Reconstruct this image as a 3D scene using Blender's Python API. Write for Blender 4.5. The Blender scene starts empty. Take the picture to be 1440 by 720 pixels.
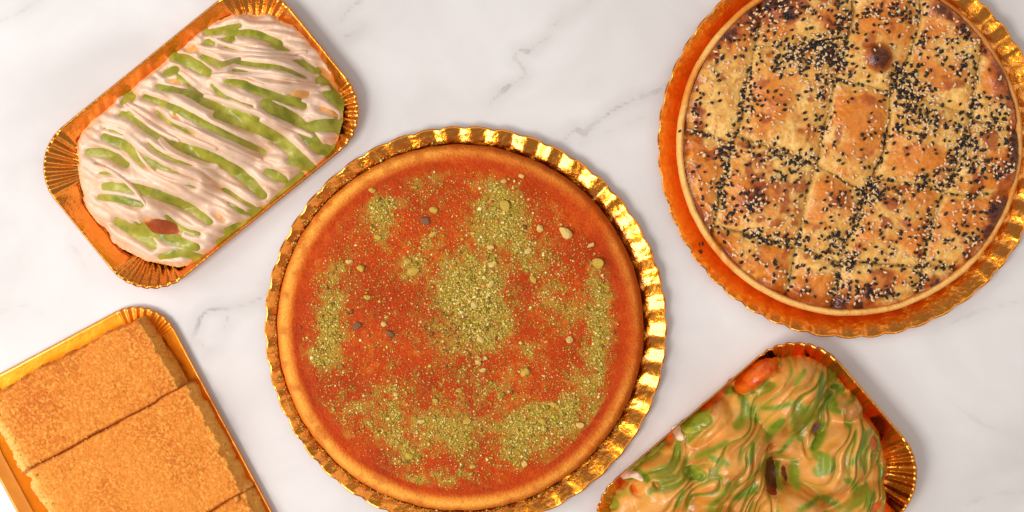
import bpy, math, random
import numpy as np
from mathutils import Vector

# ------------------------------------------------------------------ camera, world, lights, exposure
S = 0.0005            # metres per photograph pixel on the table plane
H = 1.0               # camera height above the table
scene = bpy.context.scene
col = scene.collection

cam_data = bpy.data.cameras.new("camera")
cam_data.sensor_width = 36.0
cam_data.lens = 50.0
cam_data.clip_start = 0.01
cam_data.clip_end = 50.0
cam = bpy.data.objects.new("camera", cam_data)
cam.location = (0, 0, H)
cam.rotation_euler = (0, 0, 0)
col.objects.link(cam)
scene.camera = cam

world = bpy.data.worlds.new("World")
scene.world = world
world.use_nodes = True
bg = world.node_tree.nodes["Background"]
bg.inputs[0].default_value = (0.97, 0.98, 1.0, 1)
bg.inputs[1].default_value = 0.28


def area_light(name, loc, target, sx, sy, power, color):
    ld = bpy.data.lights.new(name, 'AREA')
    ld.shape = 'RECTANGLE'
    ld.size = sx
    ld.size_y = sy
    ld.energy = power
    ld.color = color
    o = bpy.data.objects.new(name, ld)
    o.location = loc
    d = Vector(target) - Vector(loc)
    o.rotation_euler = d.to_track_quat('-Z', 'Y').to_euler()
    col.objects.link(o)
    return o


# a low window on the left, a smaller softbox at the lower left; overhead and warm right-hand fills added to brighten the gold
area_light("window_light", (-1.5, 0.12, 0.95), (0.0, 0.0, 0), 1.2, 0.9, 13.8, (0.97, 0.985, 1.0))
area_light("softbox", (-0.78, -0.56, 1.3), (0.0, 0.0, 0), 0.6, 0.55, 13.5, (1.0, 0.975, 0.95))
area_light("overhead_fill", (0.0, 0.1, 2.1), (0, 0, 0), 1.7, 1.2, 5.5, (1.0, 0.965, 0.945))
area_light("warm_right_fill", (1.1, 0.4, 1.35), (0, 0, 0), 1.7, 1.1, 4.0, (1.0, 0.82, 0.6))

scene.view_settings.view_transform = 'Standard'
scene.view_settings.look = 'None'
scene.view_settings.exposure = 0.0
scene.view_settings.gamma = 1.0
scene.view_settings.use_curve_mapping = False

rng = np.random.default_rng(7)
random.seed(7)


# ------------------------------------------------------------------ numeric helpers
def lin(c):
    c = np.asarray(c, dtype=float) / 255.0
    return np.where(c <= 0.04045, c / 12.92, ((c + 0.055) / 1.055) ** 2.4)


def lin4(c):
    a = lin(c)
    return (float(a[0]), float(a[1]), float(a[2]), 1.0)


def _hash(ix, iy, seed):
    h = (ix.astype(np.int64) * 374761393 + iy.astype(np.int64) * 668265263 + seed * 1442695041) & 0xFFFFFFFF
    h = ((h ^ (h >> 13)) * 1274126177) & 0xFFFFFFFF
    h = (h ^ (h >> 16)) & 0xFFFFFFFF
    return h.astype(np.float64) / 4294967295.0


def vnoise(x, y, seed=0):
    ix = np.floor(x); iy = np.floor(y)
    fx = x - ix; fy = y - iy
    fx = fx * fx * (3 - 2 * fx); fy = fy * fy * (3 - 2 * fy)
    a = _hash(ix, iy, seed); b = _hash(ix + 1, iy, seed)
    c = _hash(ix, iy + 1, seed); d = _hash(ix + 1, iy + 1, seed)
    return (a * (1 - fx) + b * fx) * (1 - fy) + (c * (1 - fx) + d * fx) * fy


def fbm(x, y, seed=0, octv=4):
    """about -1..1"""
    s = 0; amp = 1.0; tot = 0
    ca, sa = math.cos(0.6), math.sin(0.6)
    for k in range(octv):
        s = s + amp * (vnoise(x, y, seed + 17 * k) * 2 - 1)
        tot += amp
        amp *= 0.5
        x, y = (ca * x - sa * y) * 2.03 + 11.3, (sa * x + ca * y) * 2.03 + 5.7
    return s / tot


def sstep(a, b, x):
    t = np.clip((x - a) / (b - a), 0, 1)
    return t * t * (3 - 2 * t)


def mixc(c1, c2, t):
    return c1 * (1 - t[..., None]) + c2 * t[..., None]


def smooth_poly(pts, n=6):
    """Catmull-Rom through the points"""
    p = np.array(pts, dtype=float)
    if len(p) < 3:
        t = np.linspace(0, 1, 5)[:, None]
        return p[0] * (1 - t) + p[-1] * t
    q = np.vstack([2 * p[0] - p[1], p, 2 * p[-1] - p[-2]])
    out = []
    for i in range(1, len(q) - 2):
        for t in np.linspace(0, 1, n, endpoint=False):
            out.append(0.5 * ((2 * q[i]) + (-q[i - 1] + q[i + 1]) * t + (2 * q[i - 1] - 5 * q[i] + 4 * q[i + 1] - q[i + 2]) * t ** 2
                              + (-q[i - 1] + 3 * q[i] - 3 * q[i + 1] + q[i + 2]) * t ** 3))
    out.append(p[-1])
    return np.array(out)


def dist_poly(X, Y, pts, smooth=True):
    """distance to a polyline and the fraction of its length at the nearest point"""
    P = smooth_poly(pts) if smooth else np.array(pts, dtype=float)
    seg = np.hypot(np.diff(P[:, 0]), np.diff(P[:, 1]))
    tot = max(seg.sum(), 1e-6)
    acc = 0
    best = np.full(X.shape, 1e9); bt = np.zeros(X.shape)
    for i in range(len(P) - 1):
        ax, ay = P[i]; bx, by = P[i + 1]
        dx, dy = bx - ax, by - ay
        L2 = dx * dx + dy * dy + 1e-9
        t = np.clip(((X - ax) * dx + (Y - ay) * dy) / L2, 0, 1)
        d = np.hypot(X - ax - t * dx, Y - ay - t * dy)
        m = d < best
        best = np.where(m, d, best)
        bt = np.where(m, (acc + t * seg[i]) / tot, bt)
        acc += seg[i]
    return best, bt


def blur(a, r):
    """three box passes"""
    r = int(r)
    if r < 1:
        return a
    for _ in range(3):
        for ax in (0, 1):
            pw = [(0, 0), (0, 0)]; pw[ax] = (r + 1, r)
            c = np.cumsum(np.pad(a, pw, mode='edge'), axis=ax)
            n = a.shape[ax]
            hi = np.take(c, np.arange(2 * r + 1, 2 * r + 1 + n), axis=ax)
            lo = np.take(c, np.arange(0, n), axis=ax)
            a = (hi - lo) / (2 * r + 1)
    return a


def smax(a, b, k):
    h = np.clip(0.5 + 0.5 * (a - b) / k, 0, 1)
    return b * (1 - h) + a * h + k * h * (1 - h)


# ------------------------------------------------------------------ scene helpers
def W(px, py, z=0.0):
    """the table-scale position of a photograph point that lies at height z"""
    k = S * (1 - z / H)
    return (px - 720) * k, (360 - py) * k


def make_mesh(name, verts, faces, colors=None, smooth=True):
    verts = np.asarray(verts, dtype=np.float32)
    me = bpy.data.meshes.new(name)
    if isinstance(faces, np.ndarray):
        k = faces.shape[1]; nf = len(faces)
        flat = faces.reshape(-1).astype(np.int32)
        starts = np.arange(nf, dtype=np.int32) * k
    else:
        flat = np.array([i for f in faces for i in f], dtype=np.int32)
        lens = np.array([len(f) for f in faces], dtype=np.int32)
        starts = np.concatenate([[0], np.cumsum(lens)[:-1]]).astype(np.int32)
        nf = len(faces)
    me.vertices.add(len(verts)); me.vertices.foreach_set("co", verts.reshape(-1))
    me.loops.add(len(flat)); me.loops.foreach_set("vertex_index", flat)
    me.polygons.add(nf); me.polygons.foreach_set("loop_start", starts)
    me.update(calc_edges=True)
    if smooth:
        me.polygons.foreach_set("use_smooth", np.ones(nf, dtype=bool))
    if colors is not None:
        colors = np.asarray(colors, dtype=np.float32)
        if colors.shape[1] == 3:
            colors = np.hstack([colors, np.ones((len(colors), 1), dtype=np.float32)])
        ca = me.color_attributes.new("Col", 'FLOAT_COLOR', 'POINT')
        ca.data.foreach_set("color", colors.reshape(-1))
    me.validate()
    return me


def link(name, me, mat, parent=None, loc=(0, 0, 0)):
    o = bpy.data.objects.new(name, me)
    if mat and not me.materials:
        me.materials.append(mat)
    o.location = loc
    if parent:
        o.parent = parent
    col.objects.link(o)
    return o


def thing(name, label, cat, loc=(0, 0, 0), rotz=0.0, group=None):
    o = bpy.data.objects.new(name, None)
    o.empty_display_size = 0.02
    o.location = loc
    o.rotation_euler = (0, 0, rotz)
    o["label"] = label
    o["category"] = cat
    if group:
        o["group"] = group
    col.objects.link(o)
    return o


def height_mesh(name, X, Y, Z, mask, C, z0, origin):
    """a height field on the pixel grid; only cells touching the mask are kept"""
    ny, nx = X.shape
    m = mask[:-1, :-1] | mask[1:, :-1] | mask[:-1, 1:] | mask[1:, 1:]
    r, c = np.nonzero(m)
    a = r * nx + c
    F = np.stack([a, a + nx, a + nx + 1, a + 1], axis=1)
    used, inv = np.unique(F.reshape(-1), return_inverse=True)
    F = inv.reshape(-1, 4)
    k = S * (1 - z0 / H)
    V = np.stack([(X.reshape(-1)[used] - 720) * k - origin[0], (360 - Y.reshape(-1)[used]) * k - origin[1],
                  Z.reshape(-1)[used] - origin[2]], axis=1)
    CC = C.reshape(-1, C.shape[-1])[used] if C is not None else None
    return make_mesh(name, V, F, CC)


def grid(x0, x1, y0, y1, step=1.0):
    xs = np.arange(x0, x1 + step * 0.5, step); ys = np.arange(y0, y1 + step * 0.5, step)
    return np.meshgrid(xs, ys)


# ------------------------------------------------------------------ materials
def new_mat(name):
    m = bpy.data.materials.new(name)
    m.use_nodes = True
    nt = m.node_tree
    return m, nt, nt.nodes["Principled BSDF"]


def N(nt, typ, **kw):
    n = nt.nodes.new(typ)
    for k, v in kw.items():
        setattr(n, k, v)
    return n


def food_mat(name, rough=0.5, spec=0.4, sss=0.0, bump=0.0, bump_scale=900.0, vary=0.12, vary_scale=500.0, detail=4.0, color=None, coat=0.0):
    """colour from the vertex attribute, fine variation and fine relief from noise"""
    m, nt, b = new_mat(name)
    tc = N(nt, 'ShaderNodeTexCoord')
    nz = N(nt, 'ShaderNodeTexNoise'); nz.inputs['Scale'].default_value = vary_scale; nz.inputs['Detail'].default_value = detail
    nt.links.new(tc.outputs['Object'], nz.inputs['Vector'])
    mr = N(nt, 'ShaderNodeMapRange')
    mr.inputs['From Min'].default_value = 0.25; mr.inputs['From Max'].default_value = 0.75
    mr.inputs['To Min'].default_value = 1 - vary; mr.inputs['To Max'].default_value = 1 + vary
    nt.links.new(nz.outputs['Fac'], mr.inputs['Value'])
    mul = N(nt, 'ShaderNodeVectorMath', operation='MULTIPLY')
    if color is None:
        at = N(nt, 'ShaderNodeVertexColor', layer_name="Col")
        nt.links.new(at.outputs['Color'], mul.inputs[0])
    else:
        mul.inputs[0].default_value = color[:3]
    nt.links.new(mr.outputs['Result'], mul.inputs[1])
    nt.links.new(mul.outputs['Vector'], b.inputs['Base Color'])
    b.inputs['Roughness'].default_value = rough
    b.inputs['Specular IOR Level'].default_value = spec
    if coat:
        b.inputs['Coat Weight'].default_value = coat
        b.inputs['Coat Roughness'].default_value = 0.15
    if sss:
        b.inputs['Subsurface Weight'].default_value = sss
        b.inputs['Subsurface Radius'].default_value = (1.0, 0.6, 0.3)
        b.inputs['Subsurface Scale'].default_value = 0.0025
    if bump:
        n2 = N(nt, 'ShaderNodeTexNoise'); n2.inputs['Scale'].default_value = bump_scale; n2.inputs['Detail'].default_value = 3.0
        nt.links.new(tc.outputs['Object'], n2.inputs['Vector'])
        bp = N(nt, 'ShaderNodeBump'); bp.inputs['Strength'].default_value = 1.0; bp.inputs['Distance'].default_value = bump
        nt.links.new(n2.outputs['Fac'], bp.inputs['Height'])
        nt.links.new(bp.outputs['Normal'], b.inputs['Normal'])
    return m


def gold_mat(name, base, rough, crinkle, scale=260.0):
    m, nt, b = new_mat(name)
    tc = N(nt, 'ShaderNodeTexCoord')
    b.inputs['Metallic'].default_value = 1.0
    b.inputs['Roughness'].default_value = rough
    b.inputs['Specular Tint'].default_value = (1.0, 0.95, 0.8, 1)
    b.inputs['Coat Weight'].default_value = 1.0
    b.inputs['Coat IOR'].default_value = 1.5
    b.inputs['Coat Roughness'].default_value = 0.12
    # slightly uneven lacquer
    nz = N(nt, 'ShaderNodeTexNoise'); nz.inputs['Scale'].default_value = 60.0; nz.inputs['Detail'].default_value = 5.0
    nt.links.new(tc.outputs['Object'], nz.inputs['Vector'])
    rp = N(nt, 'ShaderNodeValToRGB')
    rp.color_ramp.elements[0].position = 0.3; rp.color_ramp.elements[0].color = (base[0] * 0.9, base[1] * 0.85, base[2] * 0.7, 1)
    rp.color_ramp.elements[1].position = 0.7; rp.color_ramp.elements[1].color = (*base, 1)
    nt.links.new(nz.outputs['Fac'], rp.inputs['Fac'])
    nt.links.new(rp.outputs['Color'], b.inputs['Base Color'])
    n2 = N(nt, 'ShaderNodeTexNoise'); n2.inputs['Scale'].default_value = scale; n2.inputs['Detail'].default_value = 3.0
    nt.links.new(tc.outputs['Object'], n2.inputs['Vector'])
    bp = N(nt, 'ShaderNodeBump'); bp.inputs['Strength'].default_value = 1.0; bp.inputs['Distance'].default_value = crinkle
    nt.links.new(n2.outputs['Fac'], bp.inputs['Height'])
    nt.links.new(bp.outputs['Normal'], b.inputs['Normal'])
    return m


GOLD = gold_mat("gold_foil", (0.98, 0.33, 0.016), 0.24, 0.00045, 330.0)
GOLD_MATTE = gold_mat("matte_gold_board", (0.98, 0.37, 0.02), 0.5, 0.0003, 200.0)
GOLD_SMOOTH = gold_mat("gold_foil_flat", (0.98, 0.40, 0.022), 0.33, 0.0003, 240.0)


# ------------------------------------------------------------------ marble table
def marble_mat():
    m, nt, b = new_mat("white_marble")
    tc = N(nt, 'ShaderNodeTexCoord')
    at = N(nt, 'ShaderNodeVertexColor', layer_name="Col")
    sp = N(nt, 'ShaderNodeSeparateColor')
    nt.links.new(at.outputs['Color'], sp.inputs['Color'])
    # R = distance to the nearest vein / 60 px, G = strength of that vein, B = soft grey cloud
    nz = N(nt, 'ShaderNodeTexNoise'); nz.inputs['Scale'].default_value = 75.0; nz.inputs['Detail'].default_value = 6.0; nz.inputs['Roughness'].default_value = 0.55
    nt.links.new(tc.outputs['Object'], nz.inputs['Vector'])
    sub = N(nt, 'ShaderNodeMath', operation='MULTIPLY_ADD')
    nt.links.new(nz.outputs['Fac'], sub.inputs[0]); sub.inputs[1].default_value = 0.24; sub.inputs[2].default_value = -0.12
    add = N(nt, 'ShaderNodeMath', operation='ADD')
    nt.links.new(sp.outputs['Red'], add.inputs[0]); nt.links.new(sub.outputs[0], add.inputs[1])
    ab = N(nt, 'ShaderNodeMath', operation='ABSOLUTE'); nt.links.new(add.outputs[0], ab.inputs[0])
    core = N(nt, 'ShaderNodeMapRange', interpolation_type='SMOOTHSTEP')
    core.inputs['From Min'].default_value = 0.0; core.inputs['From Max'].default_value = 0.065
    core.inputs['To Min'].default_value = 0.75; core.inputs['To Max'].default_value = 0.0
    nt.links.new(ab.outputs[0], core.inputs['Value'])
    halo = N(nt, 'ShaderNodeMapRange', interpolation_type='SMOOTHSTEP')
    halo.inputs['From Min'].default_value = 0.0; halo.inputs['From Max'].default_value = 0.4
    halo.inputs['To Min'].default_value = 0.35; halo.inputs['To Max'].default_value = 0.0
    nt.links.new(ab.outputs[0], halo.inputs['Value'])
    # breaks along the vein
    n3 = N(nt, 'ShaderNodeTexNoise'); n3.inputs['Scale'].default_value = 55.0; n3.inputs['Detail'].default_value = 3.0
    nt.links.new(tc.outputs['Object'], n3.inputs['Vector'])
    br = N(nt, 'ShaderNodeMapRange'); br.inputs['From Min'].default_value = 0.30; br.inputs['From Max'].default_value = 0.62
    nt.links.new(n3.outputs['Fac'], br.inputs['Value'])
    c2 = N(nt, 'ShaderNodeMath', operation='MULTIPLY'); nt.links.new(core.outputs[0], c2.inputs[0]); nt.links.new(br.outputs[0], c2.inputs[1])
    mx = N(nt, 'ShaderNodeMath', operation='ADD'); nt.links.new(c2.outputs[0], mx.inputs[0]); nt.links.new(halo.outputs[0], mx.inputs[1])
    vs = N(nt, 'ShaderNodeMath', operation='MULTIPLY'); nt.links.new(mx.outputs[0], vs.inputs[0]); nt.links.new(sp.outputs['Green'], vs.inputs[1])
    vs.use_clamp = True
    # base: near-white with faint warm and grey clouds
    n4 = N(nt, 'ShaderNodeTexNoise'); n4.inputs['Scale'].default_value = 9.0; n4.inputs['Detail'].default_value = 6.0; n4.inputs['Distortion'].default_value = 0.6
    nt.links.new(tc.outputs['Object'], n4.inputs['Vector'])
    rp = N(nt, 'ShaderNodeValToRGB')
    rp.color_ramp.elements[0].position = 0.32; rp.color_ramp.elements[0].color = lin4((220, 212, 208))
    rp.color_ramp.elements[1].position = 0.66; rp.color_ramp.elements[1].color = lin4((238, 232, 229))
    nt.links.new(n4.outputs['Fac'], rp.inputs['Fac'])
    mix = N(nt, 'ShaderNodeMix', data_type='RGBA')
    nt.links.new(vs.outputs[0], mix.inputs['Factor'])
    nt.links.new(rp.outputs['Color'], mix.inputs['A'])
    mix.inputs['B'].default_value = lin4((176, 168, 160))
    nt.links.new(mix.outputs['Result'], b.inputs['Base Color'])
    b.inputs['Roughness'].default_value = 0.32
    b.inputs['Specular IOR Level'].default_value = 0.35
    return m


VEINS = [
    ([(783, 30), (796, 24), (815, 12), (838, -4)], 0.45), ([(778, 37), (786, 30), (796, 25)], 0.8),
    ([(722, 84), (727, 72), (745, 72), (757, 61), (776, 52)], 0.75),
    ([(727, 85), (738, 104), (720, 118), (703, 130), (688, 148)], 0.75),
    ([(764, 191), (785, 198), (800, 191), (812, 181), (822, 186), (832, 177), (862, 155), (890, 140), (925, 128), (950, 104)], 0.72),
    ([(812, 181), (822, 192), (826, 178)], 0.5), ([(850, 188), (880, 176), (905, 164)], 0.3),
    ([(825, 122), (845, 107)], 0.25),
    ([(262, 494), (275, 465), (290, 438), (330, 432), (362, 422), (378, 412)], 0.9),
    ([(270, 487), (280, 482), (292, 492), (308, 487), (313, 481)], 0.8), ([(305, 472), (314, 462), (320, 445)], 0.7),
    ([(480, 28), (489, 14), (505, 2), (515, -12)], 0.55), ([(484, 50), (500, 46), (516, 34)], 0.75),
    ([(1130, 515), (1150, 530), (1165, 518)], 0.45), ([(936, 255), (950, 262), (962, 240)], 0.35),
    ([(100, 345), (112, 360), (126, 388)], 0.4), ([(20, 235), (50, 225), (70, 240)], 0.2),
    ([(1310, 470), (1370, 440), (1450, 420)], 0.3), ([(1330, 560), (1390, 600), (1460, 610)], 0.2),
    ([(560, 170), (590, 150), (610, 120)], 0.18),
    ([(-60, 430), (-20, 445), (30, 430), (60, 440)], 0.25), ([(1300, 760), (1380, 700), (1500, 690)], 0.25),
    ([(-200, 100), (-80, 60), (40, 10), (110, -60)], 0.3), ([(500, 760), (620, 800), (760, 780), (900, 850)], 0.4),
    ([(600, -60), (760, -140), (980, -120)], 0.4), ([(1500, 300), (1600, 240), (1760, 260)], 0.4),
]


def build_table():
    X, Y = grid(-460, 1900, -420, 1140, 5.0)
    D = np.full(X.shape, 60.0); G = np.zeros(X.shape)
    for pts, s in VEINS:
        d, t = dist_poly(X, Y, pts)
        end = 0.35 + 0.65 * np.sin(np.pi * np.clip(t, 0.02, 0.98)) ** 0.6
        m = d < D
        D = np.where(m, d, D); G = np.where(m, s * end, G)
    G = G * (D < 60)
    G = blur(G, 1)
    C = np.stack([D / 60.0, G, np.zeros_like(G)], axis=-1)
    me = height_mesh("marble_table", X, Y, np.zeros_like(X), np.ones(X.shape, bool), C, 0.0, (0, 0, 0))
    o = link("marble_table", me, marble_mat())
    o["kind"] = "structure"
    o["label"] = "white marble table top with thin grey veins"


build_table()


# ------------------------------------------------------------------ gold trays
def add_thickness(o, t):
    md = o.modifiers.new("thickness", 'SOLIDIFY')
    md.thickness = t
    md.offset = -1.0


def round_tray(label, cx, cy, R, n, phase, group, rim_px=36.0, rim_h=0.0062, seed=1):
    z0 = 0.006
    x, y = W(cx, cy, z0)
    t = thing("round_tray", label, "tray", (x, y, 0), 0, group)
    k = S * (1 - z0 / H)
    na = n * 14
    th = np.linspace(0, 2 * math.pi, na, endpoint=False)
    Ri = R - rim_px
    # flat base
    zb = 0.0012
    rr = np.array([0.0, 0.5, 0.97, 1.0]) * (Ri + 0.4)
    V = [(0, 0, zb)]
    for r in rr[1:]:
        for a in th:
            V.append((r * k * math.cos(a), r * k * math.sin(a), zb))
    F = []
    for i in range(na):
        F.append((0, 1 + i, 1 + (i + 1) % na))
    for j in range(len(rr) - 2):
        for i in range(na):
            a = 1 + j * na + i; b = 1 + j * na + (i + 1) % na
            F.append((a, a + na, b + na, b))
    o = link("base", make_mesh("base", V, F), GOLD_SMOOTH, t)
    add_thickness(o, 0.0007)
    # fluted rim, pressed irregularly by hand
    nr = 16
    wob = fbm(np.cos(th) * 3 + 7, np.sin(th) * 3 + 3, seed, 3)
    ph = n * th + phase + 0.9 * wob
    sc = np.abs(np.cos(ph / 2)) ** 0.75
    tri = np.arcsin(0.94 * np.sin(ph)) / math.asin(0.94)          # folded facets
    fl = np.repeat(1.0 + 0.9 * (np.random.default_rng(seed).random(n) - 0.5), na // n)
    verts = []
    for j in range(nr + 1):
        q = j / nr
        amp = sstep(0.02, 0.4, q)
        r = Ri + q * rim_px + amp * q * 3.2 * (sc - 0.6) + 0.6 * wob * q
        zz = zb + 0.0004 + rim_h * (q ** 1.05) * (1 + 0.08 * wob) + amp * 0.00085 * tri * fl * (0.6 + 0.4 * q)
        zz = zz + amp * 0.00025 * fbm(th * 60 + 3, np.full_like(th, q * 9.0), seed + 5, 2)
        zz = np.maximum(zz, zb + 0.0001)
        verts.append(np.stack([r * k * np.cos(th), r * k * np.sin(th), zz], axis=1))
    # rolled edge
    r = Ri + rim_px + 3.2 * (sc - 0.6) + 0.6 * wob + 1.0
    verts.append(np.stack([r * k * np.cos(th), r * k * np.sin(th), verts[-1][:, 2] - 0.0006], axis=1))
    V = np.vstack(verts)
    F = []
    i = np.arange(na); i2 = (i + 1) % na
    for j in range(nr + 1):
        F.append(np.stack([j * na + i, (j + 1) * na + i, (j + 1) * na + i2, j * na + i2], axis=1))
    o = link("rim", make_mesh("rim", V, np.vstack(F)), GOLD, t)
    add_thickness(o, 0.0004)
    return t


def rrect(a, b, r, per=44):
    """outline of a rounded rectangle, counter-clockwise, with normals and a 0..1 corner weight"""
    P = []; Nn = []; Wt = []; Ph = []
    cs = [(a - r, b - r, 0), (-(a - r), b - r, 90), (-(a - r), -(b - r), 180), (a - r, -(b - r), 270)]
    for q, (cx, cy, a0) in enumerate(cs):
        for i in range(per + 1):
            an = math.radians(a0 + 90.0 * i / per)
            P.append((cx + r * math.cos(an), cy + r * math.sin(an)))
            Nn.append((math.cos(an), math.sin(an))); Ph.append(i / per)
            e = min(i, per - i) / per
            Wt.append(min(1.0, 0.25 + e * 7))
        nx = cs[(q + 1) % 4]
        a1 = math.radians(a0 + 90)
        p0 = np.array([cx + r * math.cos(a1), cy + r * math.sin(a1)])
        p1 = np.array([nx[0] + r * math.cos(a1), nx[1] + r * math.sin(a1)])
        for i in range(1, 16):
            f = i / 16
            P.append(tuple(p0 + (p1 - p0) * f)); Nn.append((math.cos(a1), math.sin(a1)))
            Wt.append(max(0.0, 0.25 - 0.25 * min(f, 1 - f) / 0.12)); Ph.append(0.0)
    return np.array(P), np.array(Nn), np.array(Wt), np.array(Ph)


def rect_tray(label, cx, cy, a, b, r, ang, group, wall_px=5.0, end_px=24.0, corner_px=28.0, h=0.016, flutes=8, seed=3, matte=False):
    """ang: direction of the long axis in the picture, degrees above the horizontal"""
    z0 = 0.009
    x, y = W(cx, cy, z0)
    t = thing("rectangular_tray", label, "tray", (x, y, 0), math.radians(ang), group)
    k = S * (1 - z0 / H)
    P, Nn, Wt, Ph = rrect(a, b, r)
    n = len(P)
    zb = 0.0012
    inset = wall_px + (end_px - wall_px) * np.abs(Nn[:, 0]) ** 2 + corner_px * Wt
    inset = np.minimum(inset, r - 6 + (1 - Wt) * 200)
    inner = P - Nn * inset[:, None]
    V = [(0, 0, zb)] + [(p[0] * k, p[1] * k, zb) for p in inner]
    F = [(0, 1 + i, 1 + (i + 1) % n) for i in range(n)]
    o = link("base", make_mesh("base", V, F), GOLD_MATTE if matte else GOLD_SMOOTH, t)
    add_thickness(o, 0.0007)
    arc = np.arange(n) * 0.37
    wob = fbm(arc, arc * 0.2 + 9, seed, 3)
    sc = np.abs(np.cos(math.pi * flutes * Ph + 0.5 * wob)) ** 0.8
    nr = 14
    rings = []
    for j in range(nr + 1):
        q = j / nr
        amp = sstep(0.05, 0.45, q) * Wt
        off = inset * (1 - q) - amp * 2.2 * (sc - 0.6) * q
        pz = zb + 0.0003 + h * q ** (1.15 + 0.5 * Wt) * (1 + 0.03 * wob) + amp * 0.0026 * (0.55 - sc)
        pz = np.maximum(pz, zb + 0.0001)
        pp = P - Nn * off[:, None]
        rings.append(np.stack([pp[:, 0] * k, pp[:, 1] * k, pz], axis=1))
    pp = P + Nn * (2.0 + Wt * 2.0 * (sc - 0.6))[:, None]
    rings.append(np.stack([pp[:, 0] * k, pp[:, 1] * k, rings[-1][:, 2] - 0.0006], axis=1))
    V = np.vstack(rings)
    i = np.arange(n); i2 = (i + 1) % n
    F = np.vstack([np.stack([j * n + i, (j + 1) * n + i, (j + 1) * n + i2, j * n + i2], axis=1) for j in range(nr + 1)])
    o = link("rim", make_mesh("rim", V, F), GOLD_MATTE if matte else GOLD, t)
    add_thickness(o, 0.0004)
    return t


round_tray("round fluted gold tray under the orange-red kunafa, in the middle", 655, 460, 281, 46, 0.4, "round gold trays", seed=11)
round_tray("round fluted gold tray under the sesame pie, upper right", 1196, 204, 270, 48, 1.1, "round gold trays", rim_h=0.0078, seed=23)
TA = dict(cx=284, cy=196, a=211, b=134, r=72, ang=39.0)
TB = dict(cx=177, cy=676, a=215, b=157, r=60, ang=-61.8)
TC = dict(cx=1061, cy=698, a=210, b=147, r=80, ang=40.6)
rect_tray("gold tray with fluted corners under the pink and green drizzled pastry", group="rectangular gold trays", seed=31, wall_px=21.0, end_px=26.0, h=0.0115, **TA)
rect_tray("gold tray under the golden-brown cake slices, lower left", group="rectangular gold trays", seed=37, wall_px=16.0, end_px=30.0, corner_px=18.0, h=0.0042, matte=True, **TB)
rect_tray("gold tray under the caramel and green marbled pastry, lower right", group="rectangular gold trays", seed=41, **TC)


# ------------------------------------------------------------------ kunafa in the middle
def revolve(name, prof, na, k, cfun=None, rfun=None):
    """prof: list of (r_px, z_m); closed to the axis when r = 0 is first"""
    th = np.linspace(0, 2 * math.pi, na, endpoint=False)
    V = []; Cs = []; F = []
    idx = []
    for (r, z) in prof:
        if r <= 0:
            idx.append(None); V.append(np.array([[0, 0, z]])); base = sum(len(v) for v in V) - 1
            idx[-1] = ('p', base)
            rr = np.array([0.0]); tt = np.array([0.0]); zz = np.array([z])
        else:
            rr = np.full(na, float(r)); tt = th; zz = np.full(na, z)
            if rfun:
                rr, zz = rfun(rr, tt, zz)
            idx.append(('r', sum(len(v) for v in V)))
            V.append(np.stack([rr * k * np.cos(tt), rr * k * np.sin(tt), zz], axis=1))
        if cfun:
            Cs.append(cfun(rr, tt, zz))
    i = np.arange(na); i2 = (i + 1) % na
    for a, b in zip(idx[:-1], idx[1:]):
        if a[0] == 'p':
            for q in range(na):
                F.append((a[1], b[1] + q, b[1] + (q + 1) % na))
        else:
            F.extend(map(tuple, np.stack([a[1] + i, b[1] + i, b[1] + i2, a[1] + i2], axis=1).tolist()))
    return make_mesh(name, np.vstack(V), F, np.vstack(Cs) if cfun else None)


KC = (647, 461)
K_H = 0.0135
CL = [  # clusters of ground pistachio: x, y, sx, sy, amount
    (668, 420, 28, 40, 2.4), (690, 455, 18, 22, 1.0), (640, 400, 22, 26, 0.6), (618, 468, 34, 24, 0.55), (700, 292, 22, 30, 1.0), (715, 330, 24, 26, 0.8),
    (738, 352, 14, 12, 0.5), (680, 318, 16, 18, 0.5), (535, 300, 15, 22, 0.9), (545, 285, 18, 8, 0.6), (536, 330, 8, 12, 0.6), (580, 376, 13, 13, 1.1),
    (604, 338, 12, 12, 0.6), (474, 395, 16, 34, 0.5), (462, 440, 15, 25, 0.7), (468, 470, 12, 22, 0.8), (452, 505, 22, 20, 0.6),
    (600, 250, 20, 24, 0.35), (545, 560, 26, 26, 0.5), (500, 580, 24, 24, 0.4), (610, 598, 44, 22, 0.7), (640, 610, 24, 16, 0.7), (645, 630, 18, 14, 0.6),
    (750, 600, 36, 24, 1.1), (722, 625, 14, 24, 1.0), (788, 590, 26, 20, 1.0), (805, 560, 24, 30, 0.5), (842, 470, 14, 45, 0.8), (835, 530, 14, 32, 0.6),
    (845, 420, 14, 24, 0.5), (590, 672, 28, 12, 0.7), (645, 668, 18, 12, 0.6), (580, 640, 18, 10, 0.6), (745, 497, 12, 12, 0.6), (770, 415, 26, 22, 0.4), (800, 440, 20, 20, 0.4),
    (760, 370, 24, 22, 0.45), (655, 555, 40, 26, 0.35), (555, 610, 30, 24, 0.4), (770, 640, 40, 18, 0.3), (700, 540, 26, 20, 0.25), (840, 392, 14, 12, 0.5),
]


def pist_density(px, py):
    d = np.full(np.shape(px), 0.27)
    for (x, y, sx, sy, a) in CL:
        d = d + (0.8 if y > 540 else 1.0) * a * np.exp(-(((px - x) / sx) ** 2 + ((py - y) / sy) ** 2) / 1.6)
    d = d * (0.55 + 0.9 * vnoise(px / 13.0, py / 13.0, 5)) * (0.7 + 0.6 * vnoise(px / 5.0, py / 5.0, 8))
    return d


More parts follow.
